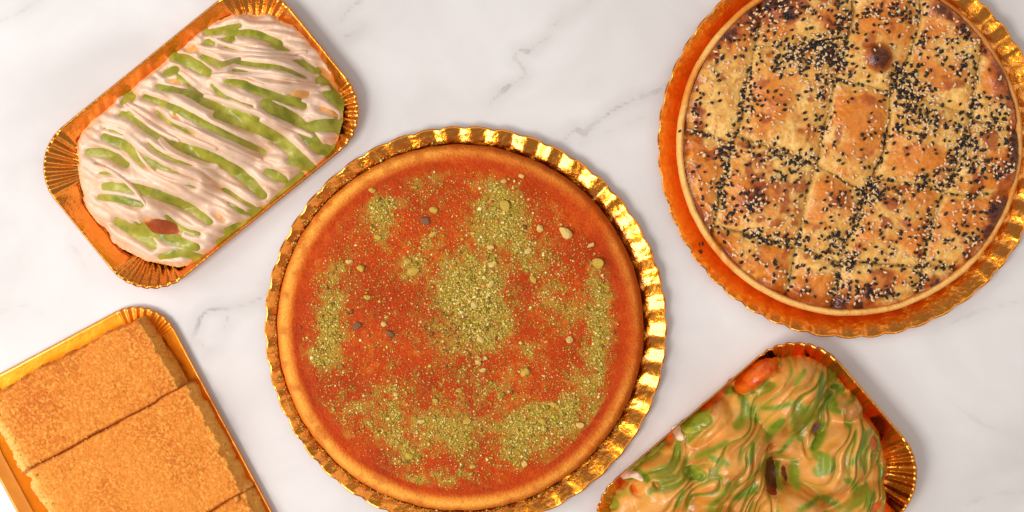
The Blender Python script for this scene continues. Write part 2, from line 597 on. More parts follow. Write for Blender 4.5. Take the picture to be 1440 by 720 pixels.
def k_surface(r, px, py):
    """height of the kunafa's surface"""
    R0, R1 = 246.0, 259.5
    t = np.clip((r - R0) / (R1 - R0), 0, 1)
    z = K_H * np.sqrt(np.clip(1 - (t * 0.995) ** 2.3, 0, 1))
    z = z - 0.0005 * np.exp(-((r - 226) / 9.0) ** 2) + 0.0007 * fbm(px / 70.0, py / 70.0, 3, 3) * (1 - t)
    z = z + 0.00022 * fbm(px / 6.0, py / 6.0, 4, 3) * (1 - t)
    z = z + 0.0012 * np.exp(-((px - 670) / 30.0) ** 2 - ((py - 425) / 40.0) ** 2)
    return z + 0.002


def crumb_mesh(name, pos, size, colors, rg, flat=0.75):
    base = np.array([(1, 0, 0), (-1, 0, 0), (0, 1, 0), (0, -1, 0), (0, 0, 1), (0, 0, -1)], float)
    tri = np.array([(0, 2, 4), (2, 1, 4), (1, 3, 4), (3, 0, 4), (2, 0, 5), (1, 2, 5), (3, 1, 5), (0, 3, 5)])
    n = len(pos)
    V = base[None] * (0.55 + 0.9 * rg.random((n, 6, 1))) + 0.35 * (rg.random((n, 6, 3)) - 0.5)
    a = rg.random(n) * 6.283
    c, s = np.cos(a)[:, None], np.sin(a)[:, None]
    V = np.stack([V[..., 0] * c - V[..., 1] * s, V[..., 0] * s + V[..., 1] * c, V[..., 2] * flat], axis=-1)
    V = V * size[:, None, None] + pos[:, None, :]
    F = (tri[None] + (np.arange(n) * 6)[:, None, None]).reshape(-1, 3)
    C = np.repeat(colors, 6, axis=0)
    return make_mesh(name, V.reshape(-1, 3), F, C, smooth=False)


CHUNK_VARIANTS = []


def chunk_meshes():
    import bmesh
    rg = np.random.default_rng(5)
    for q in range(6):
        bm = bmesh.new()
        bmesh.ops.create_icosphere(bm, subdivisions=2, radius=1.0)
        cuts = [Vector(rg.normal(size=3)).normalized() for _ in range(7)]
        for v in bm.verts:
            for c in cuts:
                d = v.co.dot(c) - 0.62
                if d > 0:
                    v.co -= c * d * 0.9
            v.co *= 0.93 + 0.14 * rg.random()
        me = bpy.data.meshes.new("pistachio_chunk")
        bm.to_mesh(me); bm.free()
        CHUNK_VARIANTS.append(me)


def build_kunafa():
    z0 = K_H
    k = S * (1 - z0 / H)
    x, y = W(KC[0], KC[1], z0)
    t = thing("kunafa", "round orange-red kunafa strewn with ground green pistachio, on the middle gold tray", "dessert", (x, y, 0.0014))
    rings = [0] + list(np.linspace(2.5, 228, 92)) + list(np.linspace(230, 259, 28))
    prof = [(r, 0.0) for r in rings]

    def rf(rr, tt, zz):
        px = KC[0] + rr * np.cos(tt); py = KC[1] - rr * np.sin(tt)
        wob = (1.6 * fbm(np.cos(tt) * 2.5 + 4, np.sin(tt) * 2.5 + 9, 6, 3) + 1.3 * fbm(np.cos(tt) * 18 + 4, np.sin(tt) * 18 + 9, 7, 3)) * np.clip((rr - 150) / 100, 0, 1)
        return rr + wob, k_surface(rr, px, py)

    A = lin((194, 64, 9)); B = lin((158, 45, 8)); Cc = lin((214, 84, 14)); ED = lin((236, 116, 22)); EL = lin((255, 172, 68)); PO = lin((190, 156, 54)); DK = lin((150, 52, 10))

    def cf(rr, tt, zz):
        px = KC[0] + rr * np.cos(tt); py = KC[1] - rr * np.sin(tt)
        n1 = fbm(px / 60.0, py / 60.0, 21, 4); n2 = fbm(px / 9.0, py / 9.0, 22, 3)
        c = mixc(np.broadcast_to(A, px.shape + (3,)), B, 0.7 * sstep(-0.3, 0.6, n1 * 0.6 + 0.6 * n2))
        c = mixc(c, Cc, 0.8 * sstep(-0.05, 0.6, -0.6 * n1 + 0.6 * n2))
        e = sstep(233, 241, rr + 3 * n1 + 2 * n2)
        uneven = 0.62 - 0.48 * np.cos(tt - 0.35) + 0.3 * n1              # lit and shaded sides of the ring painted into its colour
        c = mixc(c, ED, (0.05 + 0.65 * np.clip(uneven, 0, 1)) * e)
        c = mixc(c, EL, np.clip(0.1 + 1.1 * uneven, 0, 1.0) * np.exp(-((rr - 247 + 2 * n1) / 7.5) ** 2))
        c = mixc(c, DK, 0.35 * sstep(256, 259.5, rr))
        c = mixc(c, lin((196, 84, 20)), 0.55 * e * sstep(0.0, 0.5, fbm(px / 16.0, py / 16.0, 27, 3)))
        pd = pist_density(px, py) * (rr < 226)
        c = mixc(c, PO, 0.85 * sstep(0.3, 1.3, pd + 0.35 * n2))
        return c

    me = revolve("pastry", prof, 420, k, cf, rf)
    ka = food_mat("kunafa_crust", rough=0.42, spec=0.09, bump=0.0009, bump_scale=620.0, vary=0.22, vary_scale=700.0)
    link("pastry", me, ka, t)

    # ground pistachio
    rg = np.random.default_rng(12)
    n = 430000
    px = KC[0] + (rg.random(n) * 2 - 1) * 236; py = KC[1] + (rg.random(n) * 2 - 1) * 236
    rad = np.hypot(px - KC[0], py - KC[1])
    keep = (rad < 229) & (rg.random(n) < np.clip(pist_density(px, py) * 0.27 * sstep(232, 205, rad), 0, 1))
    px, py, rad = px[keep], py[keep], rad[keep]
    m = len(px)
    size = 0.00029 * np.exp(rg.normal(0, 0.55, m))
    size = np.clip(size * (0.72 + 0.4 * np.clip(pist_density(px, py), 0, 1)), 0.00016, 0.0016)
    z = k_surface(rad, px, py) + size * 0.35
    pos = np.stack([(px - KC[0]) * k, -(py - KC[1]) * k, z], axis=1)
    pal = lin(np.array([(192, 168, 54), (208, 184, 74), (232, 206, 108), (255, 230, 156), (166, 142, 42), (156, 98, 50), (226, 150, 78), (136, 126, 36)], float))
    pw = np.array([0.24, 0.22, 0.17, 0.09, 0.10, 0.07, 0.08, 0.03])
    ci = rg.choice(len(pal), m, p=pw / pw.sum())
    brown = np.exp(-(((px - 612) / 45) ** 2 + ((py - 470) / 35) ** 2))
    ci = np.where(rg.random(m) < brown * 0.6, 5, ci)
    cc = pal[ci] * (0.8 + 0.4 * rg.random((m, 1)))
    # crumbs fallen into the gutter between the pastry and the rim (left and below)
    g = 900
    an = np.radians(rg.uniform(95, 330, g)); gr = 261 + np.abs(rg.normal(0, 3.5, g))
    gz = np.full(g, 0.0012) + 0.0004
    gx = KC[0] + gr * np.cos(an); gy = KC[1] - gr * np.sin(an)
    crumb = food_mat("pistachio_crumb", rough=0.65, spec=0.25, vary=0.15, vary_scale=1500.0)
    gd = np.hypot(gx - 655, gy - 460)
    gz = 0.0014 + 0.0062 * (np.clip((gd - 245) / 36, 0, 1)) ** 1.05
    gs = 0.00042 * np.exp(rg.normal(0, 0.4, g))
    gpos = np.stack([(gx - KC[0]) * k, -(gy - KC[1]) * k, gz + gs * 0.6], axis=1)
    gc = pal[rg.choice(len(pal), g, p=pw / pw.sum())] * (0.7 + 0.4 * rg.random((g, 1)))
    me = crumb_mesh("ground_pistachio", np.vstack([pos, gpos]), np.concatenate([size, gs]), np.vstack([cc, gc]), rg)
    o = link("ground_pistachio", me, crumb, t)
    o["kind"] = "stuff"

    # larger pieces
    chunk_meshes()
    mats = {
        'g': food_mat("pistachio_green", rough=0.5, spec=0.3, vary=0.2, vary_scale=600, bump=0.0004, color=lin((226, 184, 74))),
        'p': food_mat("pistachio_pale", rough=0.5, spec=0.3, vary=0.15, vary_scale=600, bump=0.0004, color=lin((250, 208, 118))),
        'b': food_mat("pistachio_skin", rough=0.55, spec=0.3, vary=0.2, vary_scale=600, bump=0.0004, color=lin((150, 100, 70))),
    }
    CH = [(795, 327, 13, 10, -35, 'p'), (840, 370, 10, 9, 0, 'g'), (583, 380, 11, 8, 20, 'g'), (574, 368, 6, 6, 0, 'g'), (738, 523, 8, 7, 60, 'g'),
          (502, 458, 8, 6, 20, 'b'), (549, 468, 9, 5, -25, 'b'), (710, 290, 8, 10, 20, 'g'), (760, 321, 6, 7, 0, 'p'), (609, 330, 7, 5, 30, 'g'), (610, 296, 7, 6, 0, 'g'),
          (598, 310, 8, 6, -30, 'b'), (508, 377, 7, 7, 0, 'g'), (517, 418, 6, 4, 0, 'g'), (743, 352, 7, 5, 40, 'p'), (690, 348, 6, 5, 0, 'p'), (532, 334, 6, 5, 0, 'g'),
          (657, 591, 7, 6, 0, 'g'), (762, 591, 7, 7, 0, 'g'), (815, 597, 7, 5, 0, 'p'), (779, 568, 7, 5, -20, 'g'), (593, 592, 6, 5, 0, 'p'), (576, 640, 7, 6, 0, 'g'),
          (800, 477, 6, 6, 0, 'p'), (830, 345, 7, 4, 35, 'p'), (690, 400, 8, 5, 60, 'p'), (668, 428, 6, 7, 0, 'p'), (693, 372, 7, 6, 30, 'p'), (676, 477, 6, 6, 0, 'p'),
          (737, 651, 5, 5, 0, 'p'), (672, 509, 5, 6, 40, 'p'), (679, 520, 5, 4, 30, 'p'), (750, 392, 5, 8, 30, 'g'), (492, 368, 6, 5, 0, 'p'), (524, 268, 6, 5, 0, 'g'),
          (645, 548, 5, 4, 0, 'g'), (557, 553, 5, 4, 0, 'p'), (612, 563, 5, 5, 0, 'g'), (541, 455, 5, 5, 0, 'p'), (665, 655, 5, 4, 0, 'g'), (733, 248, 5, 4, 0, 'p'), (708, 255, 5, 4, 0, 'p')]
    made = {}
    for q, (cx, cy, a, b, rot, kind) in enumerate(CH):
        key = (q % 6, kind)
        if key not in made:
            me = CHUNK_VARIANTS[q % 6].copy(); me.materials.append(mats[kind]); made[key] = me
        r = math.hypot(cx - KC[0], cy - KC[1])
        zz = float(k_surface(np.array([r]), np.array([cx]), np.array([cy]))[0])
        hh = 0.5 * min(a, b) * k
        o = link("pistachio_chunk", made[key], None, t, ((cx - KC[0]) * k, -(cy - KC[1]) * k, zz + hh * 0.55))
        o.scale = (a * k * 0.95, b * k * 0.95, hh * 1.4)
        o.rotation_euler = (random.uniform(-.3, .3), random.uniform(-.3, .3), math.radians(rot))


build_kunafa()


# ------------------------------------------------------------------ seeded pie, upper right
PC = (1194, 202)
PZ = 0.0145
CUTS_A = [
    [(1068, 20), (1065, 50), (1057, 85), (1047, 130), (1040, 180), (1028, 210), (1012, 280), (998, 340), (990, 400)],
    [(1203, -60), (1200, 0), (1194, 45), (1175, 110), (1152, 215), (1138, 260), (1121, 340), (1105, 420), (1095, 470)],
    [(1298, -50), (1292, 20), (1287, 55), (1270, 95), (1253, 130), (1247, 198), (1231, 240), (1213, 284), (1202, 318), (1184, 360), (1165, 470)],
    [(1392, -50), (1385, 40), (1375, 92), (1368, 142), (1362, 205), (1347, 227), (1334, 260), (1315, 300), (1303, 345), (1280, 470)],
]
CUTS_B = {  # per column: lists of cuts, from top to bottom
    0: [[(900, 165), (985, 186), (1050, 210)]],
    1: [[(1020, 70), (1120, 62), (1200, 50)], [(1010, 180), (1030, 190), (1090, 210), (1145, 232), (1160, 238)], [(990, 312), (1010, 318), (1053, 330), (1090, 340), (1130, 349)]],
    2: [[(1165, 108), (1173, 111), (1215, 120), (1253, 131), (1262, 134)], [(1140, 229), (1150, 233), (1190, 256), (1222, 270)], [(1100, 341), (1121, 347), (1160, 362), (1195, 378)]],
    3: [[(1245, 122), (1265, 128), (1312, 145), (1362, 160), (1376, 164)], [(1220, 246), (1260, 256), (1300, 262), (1340, 272)], [(1170, 366), (1222, 370), (1260, 374), (1310, 376)]],
    4: [[(1355, 165), (1400, 178), (1460, 190)], [(1320, 272), (1370, 274), (1420, 268), (1460, 262)], [(1290, 372), (1350, 379), (1400, 390)]],
}
SPOTS = [  # dark baked spots: x, y, rx, ry, strength, lift(mm)
    (1232, 83, 20, 19, 1.25, 6.5), (1100, 12, 42, 20, 0.95, 1.0), (1070, 30, 30, 14, 0.7, 0.5), (1166, 38, 15, 10, 0.75, 1.5), (1056, 282, 20, 20, 1.05, 3.0), (1178, 283, 18, 14, 0.8, 2.0),
    (1252, 286, 16, 12, 0.85, 2.0), (1238, 385, 20, 8, 0.75, 1.0), (1300, 398, 26, 10, 0.6, 1.0), (1404, 300, 18, 20, 0.7, 1.0), (1428, 205, 16, 34, 0.75, 0.5),
    (1326, 112, 10, 8, 0.55, 1.5), (1250, 38, 9, 9, 0.6, 1.5), (1322, 255, 14, 14, 0.6, 2.0), (985, 185, 10, 26, 0.6, 0.3), (1320, 18, 16, 12, 0.6, 0.5), (1208, 346, 8, 8, 0.6, 1.0),
    (1215, 412, 30, 8, 0.55, 0.0), (1350, 335, 12, 12, 0.4, 1.0), (1120, 168, 16, 10, 0.45, 1.5), (1090, 145, 16, 10, 0.5, 1.5), (1085, 95, 14, 8, 0.35, 0.5), (1400, 120, 12, 40, 0.55, 0.5),
]
ORANGE = [(1205, 165, 42, 36, 0.85), (1190, 212, 40, 20, 0.6), (1170, 260, 24, 34, 0.8), (1290, 222, 36, 20, 0.8), (1300, 310, 34, 40, 0.5), (1330, 105, 26, 30, 0.6), (1095, 150, 32, 26, 0.6),
          (1010, 350, 30, 30, 0.7), (1080, 375, 50, 26, 0.7), (1130, 400, 60, 22, 0.7), (990, 270, 20, 50, 0.7), (1070, 270, 40, 26, 0.6), (1240, 395, 60, 18, 0.6), (1350, 300, 30, 30, 0.6), (1410, 260, 26, 60, 0.55),
          (1320, 40, 40, 20, 0.4), (1400, 90, 22, 60, 0.7), (1060, 40, 50, 30, 0.6), (1240, 20, 40, 20, 0.4), (1150, 20, 40, 20, 0.5), (975, 200, 18, 60, 0.6)]
SEEDS = [  # clusters of seeds
    (1140, 75, 34, 20, 1.6), (1180, 62, 14, 26, 1.3), (1160, 100, 16, 14, 1.0), (1155, 165, 8, 36, 1.0), (1110, 85, 30, 14, 0.7), (1262, 105, 16, 22, 1.3), (1284, 128, 22, 14, 1.3), (1282, 165, 22, 14, 1.5), (1270, 190, 24, 10, 0.9),
    (1290, 60, 10, 30, 0.9), (1260, 20, 26, 14, 0.9), (1225, 25, 26, 12, 0.6), (1366, 150, 8, 12, 1.3), (1362, 200, 16, 22, 1.3), (1346, 222, 16, 16, 1.2), (1312, 178, 18, 12, 0.7), (1372, 232, 24, 14, 0.7), (1330, 258, 10, 18, 0.7), (1292, 254, 14, 9, 1.3),
    (1228, 262, 10, 14, 1.4), (1210, 285, 10, 16, 1.3), (1202, 318, 9, 16, 1.2), (1188, 362, 18, 14, 1.3), (1112, 235, 24, 14, 0.9), (1075, 212, 22, 12, 0.5), (1120, 222, 20, 10, 0.6), (1022, 215, 14, 12, 1.1), (1016, 250, 10, 26, 0.8), (1055, 276, 16, 22, 1.2), (1020, 290, 14, 18, 0.7),
    (1068, 330, 18, 7, 1.3), (1096, 340, 18, 5, 1.5), (1186, 408, 22, 10, 1.1), (1230, 412, 26, 8, 1.0), (1290, 385, 10, 20, 1.0), (1330, 376, 14, 4, 1.0), (1175, 285, 12, 10, 0.6), (1252, 280, 20, 10, 0.7), (1305, 300, 10, 30, 0.5),
    (976, 165, 7, 22, 0.9), (1005, 80, 14, 18, 0.5), (1040, 180, 6, 24, 0.9), (1050, 120, 14, 40, 0.45), (1075, 40, 24, 14, 0.8), (1100, 15, 40, 12, 0.8), (1180, 15, 12, 26, 0.7), (1345, 60, 22, 14, 0.6), (1350, 90, 18, 20, 0.5), (1395, 165, 22, 18, 0.7), (1420, 190, 12, 20, 0.7),
    (1400, 240, 24, 14, 0.5), (1385, 290, 14, 14, 0.7), (1350, 300, 22, 12, 0.5), (1375, 345, 22, 14, 0.7), (1150, 345, 30, 12, 0.7), (1130, 380, 40, 12, 0.5), (1270, 330, 30, 14, 0.3), (1165, 330, 12, 16, 0.7)]


def pie_cut_field(X, Y):
    """distance to the nearest cut and the id of the piece"""
    Dm = np.full(X.shape, 999.0); colid = np.zeros(X.shape, int)
    for pts in CUTS_A:
        P = smooth_poly(pts)
        xs = np.interp(Y, P[:, 1], P[:, 0]) + 1.5 * fbm(Y / 18.0, X * 0, 3, 2)
        sl = np.interp(Y, P[:, 1], np.gradient(P[:, 0], P[:, 1]))
        Dm = np.minimum(Dm, np.abs(X - xs) / np.sqrt(1 + sl * sl))
        colid += (X > xs)
    pid = colid * 10
    for c, cuts in CUTS_B.items():
        inside = colid == c
        for pts in cuts:
            P = smooth_poly(pts)
            ys = np.interp(X, P[:, 0], P[:, 1]) + 1.5 * fbm(X / 18.0, Y * 0, 9 + c, 2)
            sl = np.interp(X, P[:, 0], np.gradient(P[:, 1], P[:, 0]))
            d = np.abs(Y - ys) / np.sqrt(1 + sl * sl)
            Dm = np.where(inside, np.minimum(Dm, d), Dm)
            pid = np.where(inside & (Y > ys), pid + 1, pid)
    return Dm, pid


def pie_height(X, Y, D):
    r = np.hypot(X - PC[0], Y - PC[1])
    z = PZ + 0.0052 * (1 - np.exp(-D / 12.0)) + 0.0027 * fbm(X / 34.0, Y / 34.0, 41, 4) + 0.00035 * fbm(X / 7.0, Y / 7.0, 42, 3)
    z = z - (0.0008 + 0.0026 * sstep(0.35, 0.75, vnoise(X / 45.0, Y / 45.0, 46))) * np.exp(-(D / 2.0) ** 2)
    for (x, y, rx, ry, s, l) in SPOTS:
        q = ((X - x) / rx) ** 2 + ((Y - y) / ry) ** 2
        z = z + l * 0.001 * np.sqrt(np.clip(1 - q / 1.25, 0, 1)) if l > 5 else z + l * 0.0007 * np.exp(-q * 1.3)
    # sinks a little next to the side crust
    dirn = (X - PC[0]) * 0.75 - (Y - PC[1]) * 0.66                # the lid has shrunk away from the crust on the lower left only
    z = z - (0.0012 + 0.0028 * sstep(60, -140, dirn)) * sstep(219, 232, r + 5 * fbm(X / 30, Y / 30, 44, 2)) + 0.0022 * sstep(40, 200, dirn) * sstep(205, 230, r)
    return z


def build_pie():
    z0 = PZ
    k = S * (1 - z0 / H)
    x, y = W(PC[0], PC[1], z0)
    t = thing("seeded_pie", "round golden pie cut into diamonds and sprinkled with black and white sesame", "pie", (x, y, 0.0014))
    org = (x, y, 0.0014)
    # side crust: a thin upright wall with a rounded lip
    th_n = 360

    def rf(rr, tt, zz):
        w = fbm(np.cos(tt) * 4 + 2, np.sin(tt) * 4 + 5, 51, 3)
        w2 = fbm(np.cos(tt) * 14 + 2, np.sin(tt) * 14 + 5, 52, 3)
        return rr + (2.6 * w + 0.9 * w2) * np.where(rr > 238, 0.6, 1.0), zz + (0.0009 * w + 0.0004 * w2) * (zz > 0.0085)

    prof = [(232.5, 0.008), (233.2, 0.013), (234.2, 0.0155), (235.6, 0.0168), (237.5, 0.0174), (239.5, 0.0172), (241.2, 0.0163), (242.4, 0.0148), (243, 0.0125), (242, 0.009), (240, 0.005), (237, 0.0012), (235, 0.0)]
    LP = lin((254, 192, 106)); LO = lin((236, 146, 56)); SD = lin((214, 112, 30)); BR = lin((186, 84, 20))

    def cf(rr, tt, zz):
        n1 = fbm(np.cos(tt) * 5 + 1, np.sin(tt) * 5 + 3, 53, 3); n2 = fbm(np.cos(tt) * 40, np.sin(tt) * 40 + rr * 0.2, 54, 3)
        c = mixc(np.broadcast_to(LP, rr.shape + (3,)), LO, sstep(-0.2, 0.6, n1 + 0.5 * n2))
        # browner on the upper right
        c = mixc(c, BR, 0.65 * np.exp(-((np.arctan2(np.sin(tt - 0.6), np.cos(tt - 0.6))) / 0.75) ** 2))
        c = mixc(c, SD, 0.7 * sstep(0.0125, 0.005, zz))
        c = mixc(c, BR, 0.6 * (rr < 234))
        return c

    crust = food_mat("pie_crust", rough=0.55, spec=0.2, bump=0.0006, bump_scale=500.0, vary=0.14, vary_scale=350.0)
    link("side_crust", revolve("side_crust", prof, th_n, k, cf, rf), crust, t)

    X, Y = grid(PC[0] - 236, PC[0] + 236, PC[1] - 236, PC[1] + 236, 1.25)
    D, pid = pie_cut_field(X, Y)
    R = np.hypot(X - PC[0], Y - PC[1])
    Z = pie_height(X, Y, D)
    Cg = lin((236, 168, 74)); Cy = lin((255, 208, 118)); Co = lin((224, 122, 18)); Cb = lin((176, 80, 16)); Ck = lin((78, 28, 10)); Cm = lin((226, 186, 108))
    n1 = fbm(X / 38.0, Y / 38.0, 61, 4); n2 = fbm(X / 9.0, Y / 9.0, 62, 3); n3 = fbm(X / 3.5, Y / 3.5, 63, 2)
    C = mixc(np.broadcast_to(Cg, X.shape + (3,)).copy(), Cy, sstep(-0.4, 0.4, n2))
    o = np.zeros(X.shape)
    for (sx, sy, rx, ry, s) in ORANGE:
        o = np.maximum(o, s * np.exp(-(((X - sx) / rx) ** 2 + ((Y - sy) / ry) ** 2)))
    o = np.clip(o * 1.35 + 0.8 * n1 + 0.5 * n2 + 0.18, 0, 1) * sstep(1.5, 9.0, D + 3 * n2)
    C = mixc(C, Co, 0.9 * sstep(0.1, 0.75, o))
    b = np.zeros(X.shape)
    for (sx, sy, rx, ry, s, l) in SPOTS:
        b = np.maximum(b, s * np.exp(-0.9 * (((X - sx) / rx) ** 2 + ((Y - sy) / ry) ** 2) ** (2 if l > 5 else 1)))
    b = b + 0.8 * sstep(208, 230, R + 10 * n1 + 5 * n2) * (0.75 + 0.5 * n1)
    b = np.clip(b + 0.22 * n2 + 0.1 * n3 - 0.02, 0, 1.3)
    b = np.clip(b + 0.6 * sstep(0.14, 0.55, fbm(X / 24.0, Y / 24.0, 66, 3)), 0, 1.3)
    C = mixc(C, Cb, 0.95 * sstep(0.15, 0.7, b))
    C = mixc(C, Ck, 0.9 * sstep(0.72, 1.15, b))
    C = mixc(C, Cm, 0.6 * np.exp(-(D / 5.0) ** 2) * (1 - sstep(0.3, 0.7, b)))
    top = food_mat("pie_top", rough=0.26, spec=0.5, bump=0.0006, bump_scale=420.0, vary=0.12, vary_scale=420.0, sss=0.06)
    for p in np.unique(pid[R < 232]):
        msk = (pid == p) & (R < 232.5)
        if msk.sum() < 60:
            continue
        link("crust_piece", height_mesh("crust_piece", X, Y, Z, msk, C, z0, org), top, t)

    # seeds
    rg = np.random.default_rng(77)

    def seed_mesh():
        rings = [(-1.0, 0.0), (-0.72, 0.55), (-0.2, 0.95), (0.35, 0.8), (0.8, 0.38), (1.05, 0.0)]
        V = []; F = []
        V.append((rings[0][0], 0, 0))
        for (u, w) in rings[1:-1]:
            for q in range(6):
                a = q * math.pi / 3
                V.append((u, w * 0.62 * math.cos(a), w * 0.36 * math.sin(a)))
        V.append((rings[-1][0], 0, 0))
        for q in range(6):
            F.append((0, 1 + (q + 1) % 6, 1 + q))
        for j in range(3):
            for q in range(6):
                a = 1 + j * 6 + q; b2 = 1 + j * 6 + (q + 1) % 6
                F.append((a, b2, b2 + 6, a + 6))
        e = len(V) - 1
        for q in range(6):
            F.append((19 + q, 19 + (q + 1) % 6, e))
        return np.array(V), F

    SV, SF = seed_mesh()

    def scatter(n_try, gain, seed, black):
        rgs = np.random.default_rng(seed)
        sx = PC[0] + (rgs.random(n_try) * 2 - 1) * 234; sy = PC[1] + (rgs.random(n_try) * 2 - 1) * 234
        rr = np.hypot(sx - PC[0], sy - PC[1])
        ok = (rr < 229)
        sx, sy, rr = sx[ok], sy[ok], rr[ok]
        d, _ = pie_cut_field(sx, sy)
        den = np.full(sx.shape, 0.15 if black else 0.3)
        for (cx, cy, a, b, s) in SEEDS:
            den += s * (1.25 if black else 0.95) * np.exp(-(((sx - cx) / a) ** 2 + ((sy - cy) / b) ** 2) / 1.3)
        den += 0.45 * np.exp(-(d / 4.0) ** 2)
        den *= 0.5 + 0.9 * vnoise(sx / 20.0, sy / 20.0, 71)
        for (cx, cy, a, b, s) in [(1205, 150, 26, 22, .9), (1240, 85, 22, 20, .8), (1300, 225, 26, 14, .7), (1130, 200, 30, 9, .8), (1130, 300, 8, 30, .6), (1215, 60, 14, 10, .8)]:
            den *= 1 - s * np.exp(-(((sx - cx) / a) ** 2 + ((sy - cy) / b) ** 2))
        kp = rgs.random(len(sx)) < den * gain
        sx, sy = sx[kp], sy[kp]
        dd, _ = pie_cut_field(sx, sy)
        return sx, sy, pie_height(sx, sy, dd)

    blackm = food_mat("black_sesame", rough=0.4, spec=0.5, vary=0.3, vary_scale=500, color=lin((30, 20, 18)))
    whitem = food_mat("white_sesame", rough=0.45, spec=0.4, vary=0.12, vary_scale=500, color=lin((240, 200, 150)))
    for nm, mat, gain, seed, L, black in (("black_sesame_seed", blackm, 0.3, 101, 0.00162, True), ("white_sesame_seed", whitem, 0.28, 202, 0.00138, False)):
        sx, sy, sz = scatter(16000, gain, seed, black)
        n = len(sx)
        ang = rg.random(n) * 6.283
        tilt = rg.normal(0, 0.28, n)
        sc = L * (0.8 + 0.4 * rg.random(n))
        zz = sz + sc * 0.16
        order = np.argsort(-sc)
        single, rest = order[:280], order[280:]
        me = make_mesh(nm, SV, SF); me.materials.append(mat)
        for i in single:
            o = link(nm, me, None, t, ((sx[i] - PC[0]) * k, -(sy[i] - PC[1]) * k, zz[i]))
            o.scale = (sc[i],) * 3
            o.rotation_euler = (0, tilt[i], ang[i])
        if black:                                   # strays: two on the tray rim, one on the side crust
            for (ax, ay, az) in ((990, 343, 0.0052), (988, 353, 0.0056), (955, 185, 0.0172)):
                o = link(nm, me, None, t, ((ax - PC[0]) * k, -(ay - PC[1]) * k, az))
                o.scale = (L,) * 3
                o.rotation_euler = (0, 0, 1.0 + ay)
        ca, sa = np.cos(ang[rest])[:, None], np.sin(ang[rest])[:, None]
        ct, st = np.cos(tilt[rest])[:, None], np.sin(tilt[rest])[:, None]
        vx, vy, vz = SV[:, 0][None], SV[:, 1][None], SV[:, 2][None]
        x1 = vx * ct + vz * st; z1 = -vx * st + vz * ct
        V = np.stack([x1 * ca - vy * sa, x1 * sa + vy * ca, z1 + 0 * vy], axis=-1) * sc[rest][:, None, None]
        V = V + np.stack([(sx[rest] - PC[0]) * k, -(sy[rest] - PC[1]) * k, zz[rest]], axis=1)[:, None, :]
        nv = len(SV)
        F = []
        for q in range(len(rest)):
            F.extend([tuple(i + q * nv for i in f) for f in SF])
        o = link(nm + "s", make_mesh(nm + "s", V.reshape(-1, 3), F), mat, t)
        o["kind"] = "stuff"
        print(nm, n)


build_pie()


